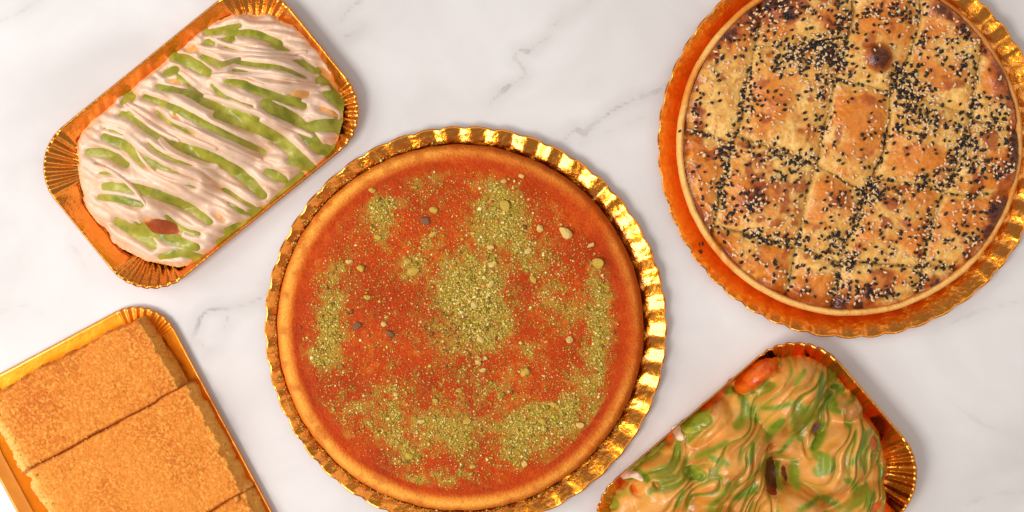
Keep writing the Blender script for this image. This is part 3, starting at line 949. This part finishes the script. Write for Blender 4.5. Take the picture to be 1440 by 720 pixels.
# ------------------------------------------------------------------ cake slices, lower left
def build_cake():
    d = np.array([0.4725, 0.8813]); e = np.array([0.8813, -0.4725])
    ZT = 0.019
    z0 = ZT
    mat = food_mat("semolina_cake", rough=0.6, spec=0.12, bump=0.0012, bump_scale=420.0, vary=0.2, vary_scale=800.0, sss=0.05)
    top1 = lin((230, 138, 50)); top2 = lin((204, 106, 32)); top3 = lin((244, 164, 74)); side = lin((250, 182, 84)); pale = lin((250, 204, 120)); dk = lin((164, 72, 14))
    # extents along the tray (d) and across it (e), with which edges slope
    specs = [
        ("top slice of the golden-brown cake, whole and at the rounded end of its tray", 482, 601, -296, -34, 26, 7),
        ("wide middle slice of the golden-brown cake, between two knife cuts", 601.2, 773.0, -294, -18, 26, 11),
        ("bottom slice of the golden-brown cake, mostly cut off by the picture's lower edge", 773.2, 868, -294, -16, 26, 11),
    ]
    for q, (label, d0, d1, e0, e1, wl, wr) in enumerate(specs):
        cxy = d * (d0 + d1) / 2 + e * (e0 + e1) / 2
        ox, oy = W(cxy[0], cxy[1], z0)
        corners = np.array([d * a + e * b for a in (d0 - 6, d1 + 6) for b in (e0 - 16, e1 + 22)])
        x0, y0 = np.floor(corners.min(0)); x1, y1 = np.ceil(corners.max(0))
        X, Y = grid(x0, x1, y0, y1, 1.25)
        U = X * d[0] + Y * d[1]; Vv = X * e[0] + Y * e[1]
        rag = 4.0 * fbm(X / 13.0, Y / 13.0, 81 + q, 4); rag2 = 0.9 * fbm(X / 14.0, Y / 14.0, 85 + q, 3)
        cut = 2.2 * fbm(Vv / 30.0, Vv * 0, 91, 4)
        s0 = U - d0 + cut + rag2 * 0.4; s1 = d1 - U - cut + rag2 * 0.4
        if q == 0:
            s0 = U - d0 + rag
        sl = Vv - e0 + rag * 1.2; sr = e1 - Vv + rag * 1.2
        # rounded corners at the tray end
        z = np.full(X.shape, ZT) + 0.0009 * fbm(X / 26.0, Y / 26.0, 83 + q, 3) + 0.0003 * fbm(X / 4.0, Y / 4.0, 84 + q, 3)
        dome = 0.0
        for sd, w in ((s0, 2.0 if q else 6.0), (s1, 2.0), (sl, wl), (sr, wr)):
            f = np.clip(sd / w, -1, 1)
            fl = 0.16 if w > 4 else 0.86
            z = np.minimum(z, ZT * (fl + (1 - fl) * np.clip(f, 0, 1) ** 0.6) - 0.004 * np.clip(-f, 0, 1) + 0.0007 * rag + (1 - np.exp(-np.maximum(sd, 0) / 8.0)) * 0.003)
        z = np.maximum(z, 0.0013)
        msk = np.minimum.reduce([s0, s1, sl, sr]) > 0
        n1 = fbm(X / 50.0, Y / 50.0, 95, 3); n2 = fbm(X / 2.3, Y / 2.3, 96 + q, 2); n3 = fbm(X / 2.0, Y / 2.0, 99 + q, 2)
        C = mixc(np.broadcast_to(top1, X.shape + (3,)).copy(), top2, sstep(-0.25, 0.75, 0.7 * n2 + 0.5 * n1 + (0.06, -0.12, -0.05)[q]))
        C = mixc(C, top3, sstep(0.1, 0.7, -n2 + 0.5 * n3))
        se = np.minimum.reduce([sl / wl, sr / wr, s0 / (2.5 if q else 6), s1 / 2.5])
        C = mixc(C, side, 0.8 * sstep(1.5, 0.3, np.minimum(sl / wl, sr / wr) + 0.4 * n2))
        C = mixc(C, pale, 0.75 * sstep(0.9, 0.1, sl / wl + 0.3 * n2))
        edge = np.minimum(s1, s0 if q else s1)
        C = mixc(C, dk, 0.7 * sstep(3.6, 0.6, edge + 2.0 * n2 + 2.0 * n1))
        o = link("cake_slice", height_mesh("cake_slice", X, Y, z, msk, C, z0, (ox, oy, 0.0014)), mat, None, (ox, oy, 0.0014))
        o["label"] = label
        o["category"] = "cake slice"
        rgc = np.random.default_rng(300 + q)
        nc = 70
        ea = rgc.random(nc)
        cd = np.where(ea < 0.75, d0 + 4 + rgc.random(nc) * (d1 - d0 - 8), np.where(rgc.random(nc) < 0.5, d0 + 2, d1 - 2))
        ce = np.where(ea < 0.45, e1 - np.abs(rgc.normal(0, 4, nc)), np.where(ea < 0.75, e0 + 16 + rgc.normal(0, 7, nc), e0 + 20 + rgc.random(nc) * (e1 - e0 - 26)))
        cx_ = cd * d[0] + ce * e[0]; cy_ = cd * d[1] + ce * e[1]
        ci_ = np.clip(((cx_ - X[0, 0]) / 1.25).round().astype(int), 0, X.shape[1] - 1); ri_ = np.clip(((cy_ - Y[0, 0]) / 1.25).round().astype(int), 0, X.shape[0] - 1)
        kk = S * (1 - z0 / H)
        cs = 0.0007 * np.exp(rgc.normal(0, 0.4, nc))
        cp = np.stack([(cx_ - 720) * kk - ox, (360 - cy_) * kk - oy, z[ri_, ci_] - 0.0014 + cs * 0.3], axis=1)
        cc = np.where(rgc.random((nc, 1)) < 0.3, side, top3) * (0.75 + 0.35 * rgc.random((nc, 1)))
        oc = link("crumbs", crumb_mesh("crumbs", cp, cs, cc, rgc), mat, o)
        oc["kind"] = "stuff"
        o["group"] = "golden-brown cake slices"


build_cake()


# ------------------------------------------------------------------ draped pastries
def frame(T):
    a = math.radians(T['ang'])
    return np.array([math.cos(a), -math.sin(a)]), np.array([math.sin(a), math.cos(a)])


def inside_rrect(X, Y, T, shrink, grow=8):
    e1, e2 = frame(T)
    u = (X - T['cx']) * e1[0] + (Y - T['cy']) * e1[1]; v = (X - T['cx']) * e2[0] + (Y - T['cy']) * e2[1]
    r = T['r'] + grow
    qx = np.abs(u) - (T['a'] - shrink - r); qy = np.abs(v) - (T['b'] - shrink - r)
    sd = np.hypot(np.maximum(qx, 0), np.maximum(qy, 0)) + np.minimum(np.maximum(qx, qy), 0) - r
    return -sd, u, v


def stroke_layer(X, Y, strokes, jitter, seed, leaf=False):
    """signed field: positive (px) inside the strokes"""
    f = np.full(X.shape, -60.0)
    jn = jitter * fbm(X / 9.0, Y / 9.0, seed, 3)
    for pts, w in strokes:
        P = np.array(pts, float)
        pad = w + 14
        c0 = max(int((P[:, 0].min() - pad - X[0, 0]) / (X[0, 1] - X[0, 0])), 0); c1 = int((P[:, 0].max() + pad - X[0, 0]) / (X[0, 1] - X[0, 0])) + 1
        r0 = max(int((P[:, 1].min() - pad - Y[0, 0]) / (Y[1, 0] - Y[0, 0])), 0); r1 = int((P[:, 1].max() + pad - Y[0, 0]) / (Y[1, 0] - Y[0, 0])) + 1
        if r1 <= r0 or c1 <= c0 or r0 >= X.shape[0] or c0 >= X.shape[1]:
            continue
        sl = (slice(r0, r1), slice(c0, c1))
        d, t = dist_poly(X[sl], Y[sl], pts)
        wt = w * (0.62 + 0.38 * np.sin(math.pi * np.clip(t, 0.03, 0.97)) ** 0.4) if len(pts) > 1 else w
        if leaf:
            wt = w * np.sin(math.pi * np.clip(t, 0.0, 1.0)) ** 0.9 - 0.3
        f[sl] = np.maximum(f[sl], wt - d + jn[sl])
    return f


GREEN_A = [
    ([(322, 42), (345, 42), (365, 47), (384, 55)], 6), ([(288, 39), (307, 37), (325, 32)], 6), ([(283, 55), (293, 56)], 7), ([(306, 54), (322, 51)], 6),
    ([(320, 65), (345, 69), (380, 73)], 4.5), ([(284, 79), (300, 86), (312, 90), (328, 84)], 6), ([(330, 86), (355, 91), (398, 97), (420, 105)], 4),
    ([(240, 76), (258, 82), (284, 97)], 9), ([(226, 98), (240, 94)], 8), ([(338, 102), (360, 108), (398, 113)], 4.5), ([(328, 118), (345, 121), (370, 131), (412, 144)], 6.5),
    ([(226, 121), (262, 130), (300, 150), (330, 159), (356, 166)], 6), ([(245, 103), (270, 125), (302, 143)], 3), ([(203, 135), (225, 143), (262, 160), (300, 180), (352, 205)], 5.5),
    ([(324, 168), (370, 183), (400, 203), (424, 224)], 9), ([(386, 154), (417, 173), (440, 200)], 11), ([(448, 114), (458, 128), (476, 146)], 8), ([(440, 176), (462, 174), (486, 178)], 10),
    ([(452, 210), (462, 208)], 9), ([(374, 241), (396, 251)], 8), ([(412, 254), (398, 270), (380, 286)], 9), ([(408, 224), (426, 228)], 9), ([(320, 276), (334, 288), (350, 296)], 10),
    ([(318, 322), (340, 314), (360, 304)], 6), ([(256, 208), (293, 220), (327, 238), (350, 257), (362, 270)], 9), ([(180, 165), (233, 197), (267, 213), (300, 227)], 5),
    ([(148, 194), (175, 205), (200, 223), (233, 240), (266, 255)], 8), ([(120, 212), (143, 214), (170, 228)], 7), ([(134, 242), (162, 245)], 3), ([(158, 263), (200, 267), (233, 278), (260, 290), (284, 306)], 7.5),
    ([(140, 277), (167, 280), (194, 286)], 6), ([(164, 314), (184, 324), (204, 340)], 9), ([(208, 324), (240, 337), (264, 345)], 8), ([(226, 360), (248, 356), (272, 361)], 6.5),
    ([(136, 177), (168, 188)], 2), ([(164, 140), (176, 132)], 8), ([(386, 62), (408, 76), (432, 92)], 6), ([(160, 158), (185, 156)], 4), ([(330, 325), (300, 340)], 5), ([(190, 315), (210, 345)], 6),
]
ORANGE_A = [([(232, 110), (246, 112)], 5), ([(254, 63), (268, 62)], 6), ([(246, 162), (256, 170)], 4), ([(410, 136), (428, 130)], 8), ([(300, 262), (318, 270)], 4), ([(300, 300), (312, 310)], 4),
            ([(445, 92), (468, 118), (478, 130)], 7), ([(448, 150), (470, 160)], 5), ([(206, 312), (225, 318), (246, 328)], 9), ([(152, 260), (160, 256)], 2), ([(366, 288), (352, 300)], 4), ([(420, 240), (432, 236)], 5)]


def stretch(p, f=0.14):
    a = np.array(p, float)
    if len(a) < 3:
        return p
    return [tuple(a[0] - (a[1] - a[0]) * f * 2.2)] + [tuple(q) for q in a] + [tuple(a[-1] + (a[-1] - a[-2]) * f * 2.2)]


def build_pastry_a():
    T = TA
    z0 = 0.026
    x, y = W(T['cx'], T['cy'], z0)
    org = (x, y, 0.0014)
    t = thing("drizzled_pastry", "loaf of pastries draped in pale pink cream with green pistachio stripes, upper left", "dessert", org)
    X, Y = grid(60, 512, -8, 400, 1.0)
    sd, u, v = inside_rrect(X, Y, T, 11, 34)
    sd = sd - 2 * sstep(20, 100, v) + 1 * sstep(-40, -100, v) - 12 * sstep(-120, -190, u)
    lowside = sstep(20, 110, v)
    nb = fbm(X / 22.0, Y / 22.0, 111, 3)
    sdn = sd + 7 * nb * (1 - 0.6 * lowside)
    h = 0.004 + 0.007 * lowside + 0.009 * (1 - np.exp(-np.maximum(sdn, 0) / 14.0)) - 0.003 * sstep(0, -8, sdn)
    # four finger-shaped pastries lying across the tray
    lob = np.zeros(X.shape)
    for (uc, vc, hw, hl, hh, sk) in [(-122, 2, 52, 76, 0.036, 0.2), (-56, -4, 54, 84, 0.042, 0.25), (16, -6, 54, 86, 0.043, 0.25), (86, -6, 54, 82, 0.040, 0.2), (132, -4, 44, 70, 0.034, 0.15)]:
        uu = u - uc - sk * v * 0.6
        q = (np.abs(uu) / hw) ** 2.0 + (np.abs(v - vc) / hl) ** 2.1
        f = hh * np.sqrt(np.clip(1 - q, 0, 1))
        lob = smax(lob, f, 0.012)
    h = smax(h, lob - 0.003, 0.005)
    h = blur(h, 2)
    h = h + 0.0008 * fbm(X / 16.0, Y / 16.0, 113, 3)
    mask = sdn > -7
    dough1 = lin((242, 176, 100)); dough2 = lin((226, 136, 60)); red = lin((168, 74, 30))
    n1 = fbm(X / 12.0, Y / 12.0, 114, 3)
    C = mixc(np.broadcast_to(dough1, X.shape + (3,)).copy(), dough2, sstep(-0.2, 0.7, n1))
    ex = ((X - 227 + 3 * n1) / 24.0) ** 2 + ((Y - 320) / 12.0) ** 2
    C = mixc(C, red, sstep(1.6, 0.8, ex))
    hd = h + 0.003 * np.exp(-ex * 1.3)
    cream = food_mat("drizzle_cream", rough=0.3, spec=0.45, sss=0.14, vary=0.05, vary_scale=120.0, bump=0.0002, bump_scale=220.0)
    dmat = food_mat("fried_dough", rough=0.35, spec=0.5, vary=0.12, vary_scale=260.0, bump=0.0004, bump_scale=300.0, sss=0.05)
    link("dough", height_mesh("dough", X, Y, hd, mask, C, z0, org), dmat, t)
    # green cream
    g = stroke_layer(X, Y, [(stretch(p), w * 0.95) for p, w in GREEN_A], 1.0, 115)
    rgx = np.random.default_rng(170)
    extra = []
    e1, e2 = frame(T)
    for q in range(400):
        uc = rgx.uniform(-165, 165); vc = rgx.uniform(-80, 80)
        sx = T['cx'] + uc * e1[0] + vc * e2[0]; sy = T['cy'] + uc * e1[1] + vc * e2[1]
        a_ = math.radians(29 - 20 * float(sstep(40, 150, np.array(uc))) + rgx.normal(0, 3)); ln = rgx.uniform(24, 46)
        pts = [(sx + f * ln * math.cos(a_) + 4 * f * f, sy + f * ln * math.sin(a_) - 4 * f * f) for f in (-1, -0.5, 0, 0.5, 1)]
        ok = all(0 <= int(py) + 8 < X.shape[0] and 0 <= int(px) - 60 < X.shape[1] and g[int(py) + 8, int(px) - 60] < -7.5 for px, py in pts)
        if ok:
            st_ = (pts, rgx.uniform(2.6, 4.2))
            extra.append(st_)
            g = np.maximum(g, stroke_layer(X, Y, [st_], 0.8, 171))
        if len(extra) >= 16:
            break
    gg = g + 3.5
    gz = np.where(gg > 0, 0.0013 * (1 - np.exp(-np.maximum(gg, 0) / 3.0)), gg * 0.00035)
    gz = gz + 0.0002 * fbm(X / 14.0, Y / 14.0, 116, 2)
    G1 = lin((166, 158, 50)); G2 = lin((132, 134, 32)); G3 = lin((194, 184, 84))
    n2 = fbm(X / 14.0, Y / 14.0, 117, 3)
    CG = mixc(np.broadcast_to(G1, X.shape + (3,)).copy(), G2, sstep(-0.1, 0.6, n2))
    CG = mixc(CG, G3, 0.7 * sstep(0.1, 0.7, -n2))
    zg = h + gz
    link("green_cream", height_mesh("green_cream", X, Y, zg, mask & (gg > -3), CG, z0, org), cream, t)
    # pale pink cream: everywhere else, in ribs that follow the drizzle
    o = stroke_layer(X, Y, ORANGE_A, 1.2, 118)
    pd = np.minimum(-g + 0.5, -o)
    pd = np.minimum(pd, sdn + 4)
    th = np.radians(np.clip(29 - 22 * sstep(40, 150, u) - 2 * sstep(-60, -160, u), 5, 32))
    cx, cy = 284.0, 196.0
    qn = -(X - cx) * np.sin(th) + (Y - cy) * np.cos(th) + 5 * fbm(X / 45.0, Y / 45.0, 119, 2)
    along = (X - cx) * np.cos(th) + (Y - cy) * np.sin(th)
    rb = np.abs(np.sin(qn * math.pi / 14.0 + 0.9 * fbm(along / 90.0, qn / 14.0, 120, 2)))
    ribs = rb ** 0.8 * (0.75 + 0.35 * vnoise(along / 60.0, qn / 12.0, 121))
    keep = 0.0011 * sstep(0.42, 0.62, vnoise(X / 34.0, Y / 34.0, 124))          # where the strands melt together
    core = 1 - np.exp(-np.maximum(pd, 0) / 3.0)
    pz = np.where(pd > 0, (0.0004 + 0.6 * keep + 0.0026 * ribs) * core + 0.0018 * (1 - np.exp(-np.maximum(pd, 0) / 5.0)), pd * 0.0006)
    pz = blur(pz, 1)
    pz = pz + 0.0002 * fbm(X / 9.0, Y / 9.0, 122, 2)
    zp = h + 0.0006 + pz
    P1 = lin((240, 202, 172)); P2 = lin((226, 172, 130)); P3 = lin((248, 214, 188))
    n3 = fbm(along / 40.0, qn / 6.0, 123, 3)
    CP = mixc(np.broadcast_to(P1, X.shape + (3,)).copy(), P2, 0.85 * sstep(0.0, 0.7, n3 + 0.3 * (0.5 - ribs)))
    CP = mixc(CP, P3, 0.7 * sstep(0.05, 0.6, -n3))
    link("pink_cream", height_mesh("pink_cream", X, Y, zp, mask & (pd > -2.5), CP, z0, org), cream, t)
    # thin strands drizzled last, over everything
    rgs = np.random.default_rng(160)
    ztop = np.maximum(zp, zg)
    for q in range(13):
        uc = rgs.uniform(-150, 150); vc = rgs.uniform(-70, 70)
        e1, e2 = frame(T)
        sx = T['cx'] + uc * e1[0] + vc * e2[0]; sy = T['cy'] + uc * e1[1] + vc * e2[1]
        an = math.radians(29 - 20 * float(sstep(40, 150, np.array(uc))) + rgs.normal(0, 5))
        ln = rgs.uniform(30, 85); bow = rgs.normal(0, 7)
        pts = []
        for f in np.linspace(-1, 1, 6):
            pts.append((sx + f * ln * math.cos(an) + bow * (f * f - 0.4) * math.sin(an), sy + f * ln * math.sin(an) - bow * (f * f - 0.4) * math.cos(an)))
        w = rgs.uniform(2.6, 4.6)
        f = stroke_layer(X, Y, [(pts, w)], 0.5, 161 + q)
        f = np.minimum(f, sdn - 6)
        wz = np.where(f > 0, 0.0017 * np.sqrt(np.clip(f / w, 0, 1)), f * 0.0009)
        base = blur(ztop[::1, ::1], 2)
        if not (f > 0).any():
            continue
        link("cream_strand", height_mesh("cream_strand", X, Y, base + 0.0004 + wz, mask & (f > -1.6), CP * 1.0, z0, org), cream, t)


build_pastry_a()

GREEN_C = [
    ([(1154, 526), (1146, 562), (1133, 586)], 5), ([(1128, 520), (1113, 538)], 2), ([(1072, 574), (1092, 570), (1112, 562)], 2.5), ([(1095, 590), (1088, 602), (1080, 618)], 6),
    ([(1028, 554), (1045, 550), (1062, 552)], 4), ([(1056, 622), (1050, 648)], 3.5), ([(996, 641), (1018, 648)], 3.5), ([(968, 664), (984, 668)], 8), ([(1022, 676), (1014, 692), (1002, 714)], 3.5),
    ([(1036, 702), (1050, 694), (1064, 690)], 7), ([(1216, 608), (1206, 630), (1190, 649)], 3), ([(1150, 640), (1160, 650), (1148, 660)], 9), ([(1183, 671), (1196, 676), (1207, 689)], 3), ([(1163, 598), (1154, 616), (1144, 632)], 4.5),
    ([(1165, 556), (1172, 568)], 10), ([(1236, 604), (1246, 628)], 5), ([(1222, 690), (1218, 714)], 4), ([(930, 626), (912, 641), (890, 658)], 8), ([(898, 668), (910, 674)], 5.5), ([(850, 708), (862, 714)], 10),
    ([(968, 606), (980, 602)], 8), ([(984, 594), (994, 590)], 8), ([(1178, 545), (1190, 552)], 6), ([(1080, 640), (1066, 660), (1050, 672)], 2.5), ([(1100, 655), (1101, 688)], 3), ([(1120, 652), (1121, 684)], 5), ([(1135, 600), (1110, 626), (1098, 640)], 2.5),
    ([(1252, 662), (1250, 690)], 6), ([(1150, 575), (1168, 574), (1180, 580)], 4), ([(1020, 620), (1000, 632), (980, 644)], 2.2), ([(1120, 712), (1150, 700)], 3), ([(960, 690), (950, 712)], 3), ([(1035, 600), (1050, 585), (1065, 575)], 4), ([(1160, 700), (1180, 712)], 4),
    ([(1170, 560), (1150, 585), (1138, 600)], 2.5), ([(1046, 560), (1056, 580), (1066, 592)], 5),
]
GAP_C = [([(1048, 548), (1066, 530), (1090, 512)], 15), ([(1088, 652), (1092, 668), (1089, 692)], 10), ([(1110, 662), (1111, 682)], 4), ([(1228, 618), (1231, 630)], 6), ([(990, 578), (1006, 566)], 6), ([(920, 680), (924, 684)], 3), ([(965, 592), (958, 596)], 3),
         ([(1150, 608), (1158, 598)], 5), ([(1225, 590), (1236, 600)], 5), ([(1085, 628), (1080, 634)], 3), ([(950, 618), (944, 626)], 3), ([(872, 690), (880, 684)], 5), ([(1226, 716), (1240, 706)], 5),
         ([(894, 690), (898, 696)], 4)]


def build_pastry_c():
    T = TC
    z0 = 0.026
    x, y = W(T['cx'], T['cy'], z0)
    org = (x, y, 0.0014)
    t = thing("marbled_pastry", "pastry under glossy caramel cream marbled with green pistachio swirls, lower right", "dessert", org)
    X, Y = grid(826, 1296, 476, 900, 1.0)
    sd, u, v = inside_rrect(X, Y, T, 9)
    sd = sd - 14 * sstep(60, 150, u) * sstep(-20, 60, v)        # more rim shows on the right
    sd = sd - 8 * sstep(-50, -115, v)
    nb = fbm(X / 20.0, Y / 20.0, 131, 3)
    sdn = sd + 7 * nb
    h = 0.004 + 0.010 * (1 - np.exp(-np.maximum(sdn, 0) / 14.0)) - 0.004 * sstep(0, -8, sdn)
    lob = np.zeros(X.shape)
    for (bx, by, rx, ry, an, hh) in [(1118, 560, 66, 44, -52, 0.037), (1028, 652, 76, 46, -48, 0.036), (1186, 646, 72, 46, -42, 0.036), (940, 690, 54, 42, -40, 0.027), (1100, 740, 80, 48, -45, 0.036), (1210, 730, 60, 42, -45, 0.03),
                                 (990, 770, 70, 45, -45, 0.034), (1000, 600, 44, 26, -40, 0.022), (1072, 528, 40, 17, -42, 0.027), (1196, 578, 24, 22, 0, 0.026), (1100, 830, 80, 45, -45, 0.034)]:
        a = math.radians(an)
        uu = (X - bx) * math.cos(a) + (Y - by) * math.sin(a); vv = -(X - bx) * math.sin(a) + (Y - by) * math.cos(a)
        q = (np.abs(uu) / rx) ** 2.2 + (np.abs(vv) / ry) ** 2.2
        lob = smax(lob, hh * np.sqrt(np.clip(1 - q, 0, 1)), 0.003)
    h = smax(h, lob, 0.004)
    hole = np.exp(-(((X - 1099) / 19.0) ** 2 + ((Y - 668) / 21.0) ** 2) ** 1.6)
    h = h * (1 - 0.8 * hole)
    h = blur(h, 2) + 0.0007 * fbm(X / 14.0, Y / 14.0, 133, 3)
    mask = sdn > -7
    n1 = fbm(X / 12.0, Y / 12.0, 134, 3)
    D1 = lin((236, 104, 14)); D2 = lin((206, 66, 10)); BR = lin((104, 52, 26))
    C = mixc(np.broadcast_to(D1, X.shape + (3,)).copy(), D2, sstep(-0.2, 0.6, n1))
    C = mixc(C, BR, np.clip(np.exp(-(((X - 1100) / 40.0) ** 2 + ((Y - 668) / 40.0) ** 2)) * 1.3 + np.exp(-(((X - 1154) / 22.0) ** 2 + ((Y - 603) / 22.0) ** 2)), 0, 1))
    dmat = food_mat("glazed_dough", rough=0.28, spec=0.55, vary=0.15, vary_scale=260.0, bump=0.0005, bump_scale=300.0)
    link("dough", height_mesh("dough", X, Y, h, mask, C, z0, org), dmat, t)
    cream = food_mat("caramel_cream", rough=0.3, spec=0.5, sss=0.1, vary=0.05, vary_scale=120.0, bump=0.0001, bump_scale=200.0)

    # marbling: colour and ridges drawn out along one pull direction, folded by slow swirls
    an = math.radians(-49)
    w1 = fbm(X / 78.0, Y / 78.0, 150, 2); w2 = fbm(X / 78.0 + 40, Y / 78.0, 151, 2); w3 = fbm(X / 30.0, Y / 30.0, 152, 2)
    Xw = X + 40 * w1 + 5 * w3; Yw = Y + 40 * w2 - 5 * w3
    al = Xw * math.cos(an) + Yw * math.sin(an); qq = -Xw * math.sin(an) + Yw * math.cos(an)
    st = fbm(al / 105.0, qq / 24.0, 153, 2) + 0.09 * fbm(al / 70.0, qq / 9.0, 156, 2)
    wave = 0.5 + 0.5 * np.sin(st * 12.5 + 0.8)
    R = wave ** 0.6
    tone = fbm(al / 80.0 + 3, qq / 14.0, 155, 3)
    slow = fbm(al / 60.0, qq / 30.0, 157, 2)
    marb = np.clip(0.5 - 1.0 * wave + 0.6 * slow, -1, 1)
    Xs = X; Ys = Y
    BIG = [q for q in GREEN_C if q[1] >= 7.5 and q[0][0][0] < 1000]
    g = stroke_layer(X, Y, BIG, 1.0, 135)
    gp = stroke_layer(Xs, Ys, [q for q in GREEN_C if q not in BIG], 1.0, 146)
    o = stroke_layer(X, Y, GAP_C, 3.0, 136)
    # caramel
    pd = np.minimum(-g + 0.5, -o)
    pd = np.minimum(pd, sdn + 3)
    pz = np.where(pd > 0, 0.0022 * (1 - np.exp(-np.maximum(pd, 0) / 2.5)) + 0.0030 * R * (1 - np.exp(-np.maximum(pd, 0) / 2.0)), pd * 0.0006)
    pz = pz + 0.0005 * fbm(X / 12.0, Y / 12.0, 137, 3)
    K1 = lin((224, 150, 58)); K2 = lin((190, 112, 34)); K3 = lin((242, 168, 80)); K4 = lin((200, 162, 62)); K5 = lin((164, 150, 48))
    n3 = fbm(X / 16.0, Y / 16.0, 138, 3)
    CP = mixc(np.broadcast_to(K1, X.shape + (3,)).copy(), K2, 0.9 * sstep(0.0, 0.45, tone))
    CP = mixc(CP, K3, 0.85 * sstep(0.0, 0.4, -tone))
    CP = mixc(CP, K4, 0.8 * sstep(-6.0, -0.5, g) * sstep(-0.6, 0.4, n3))
    CP = mixc(CP, K4, 0.9 * sstep(0.06, 0.24, marb))
    CP = mixc(CP, K5, 0.9 * sstep(0.28, 0.4, marb))
    CP = mixc(CP, lin((126, 142, 34)), 0.95 * sstep(0.42, 0.5, marb))
    CP = mixc(CP, lin((238, 170, 100)), 0.45 * sstep(-0.3, -0.6, marb))
    CP = mixc(CP, K4, 0.9 * np.exp(-(((X - 1058) / 22.0) ** 2 + ((Y - 578) / 18.0) ** 2)))
    CP = mixc(CP, lin((178, 112, 58)), 0.8 * np.exp(-(((X - 1192) / 17.0) ** 2 + ((Y - 578) / 15.0) ** 2) ** 2))
    CP = mixc(CP, lin((170, 104, 34)), 0.35 * sstep(0.35, 0.05, R))  # shade in the valleys between ridges, put into the colour
    CP = mixc(CP, K5, 0.9 * sstep(-7.0, 0.0, np.maximum(g, gp - 1.5)))
    CP = mixc(CP, mixc(np.broadcast_to(lin((138, 148, 38)), X.shape + (3,)), lin((108, 126, 22)), sstep(-0.2, 0.5, n3)), 0.95 * sstep(-1.6, 1.4, np.maximum(gp, g + 1.0)))
    zp = h + 0.0008 + pz
    link("caramel_cream", height_mesh("caramel_cream", X, Y, zp, mask & (pd > -2.5), CP, z0, org), cream, t)
    # green swirls
    G1 = lin((158, 156, 42)); G2 = lin((120, 130, 26)); G3 = lin((190, 182, 78))
    n2 = fbm(X / 12.0, Y / 12.0, 139, 3)
    CG = mixc(np.broadcast_to(G1, X.shape + (3,)).copy(), G2, sstep(-0.1, 0.6, n2))
    CG = mixc(CG, G3, 0.7 * sstep(0.1, 0.7, -n2))
    for q, st in enumerate(BIG):
        gg = stroke_layer(X, Y, [st], 1.0, 135) + 2.5
        gz = np.where(gg > 0, 0.0012 * (1 - np.exp(-np.maximum(gg, 0) / 2.5)), gg * 0.0004) + 0.0003 * fbm(X / 12.0, Y / 12.0, 141, 2) + 0.0018 * R
        gm = mask & (gg > -3)
        if gm.sum() > 20:
            link("green_cream", height_mesh("green_cream", X, Y, h + 0.0004 + 0.0001 * q / 10 + gz, gm, CG, z0, org), cream, t)
    # pale dabs of cream at the left edge
    dabs = [([(961, 598), (956, 608), (960, 620)], 5.5), ([(880, 677), (890, 672), (902, 675)], 4.5)]
    CW = np.broadcast_to(lin((252, 218, 184)), X.shape + (3,))
    for dab in dabs:
        wv = stroke_layer(X, Y, [dab], 2.0, 143)
        wz = np.where(wv > 0, 0.0032 * (1 - np.exp(-np.maximum(wv, 0) / 2.5)), wv * 0.001)
        link("pale_cream", height_mesh("pale_cream", X, Y, np.maximum(zp, h) + wz, mask & (wv > -2), CW, z0, org), cream, t)


build_pastry_c()
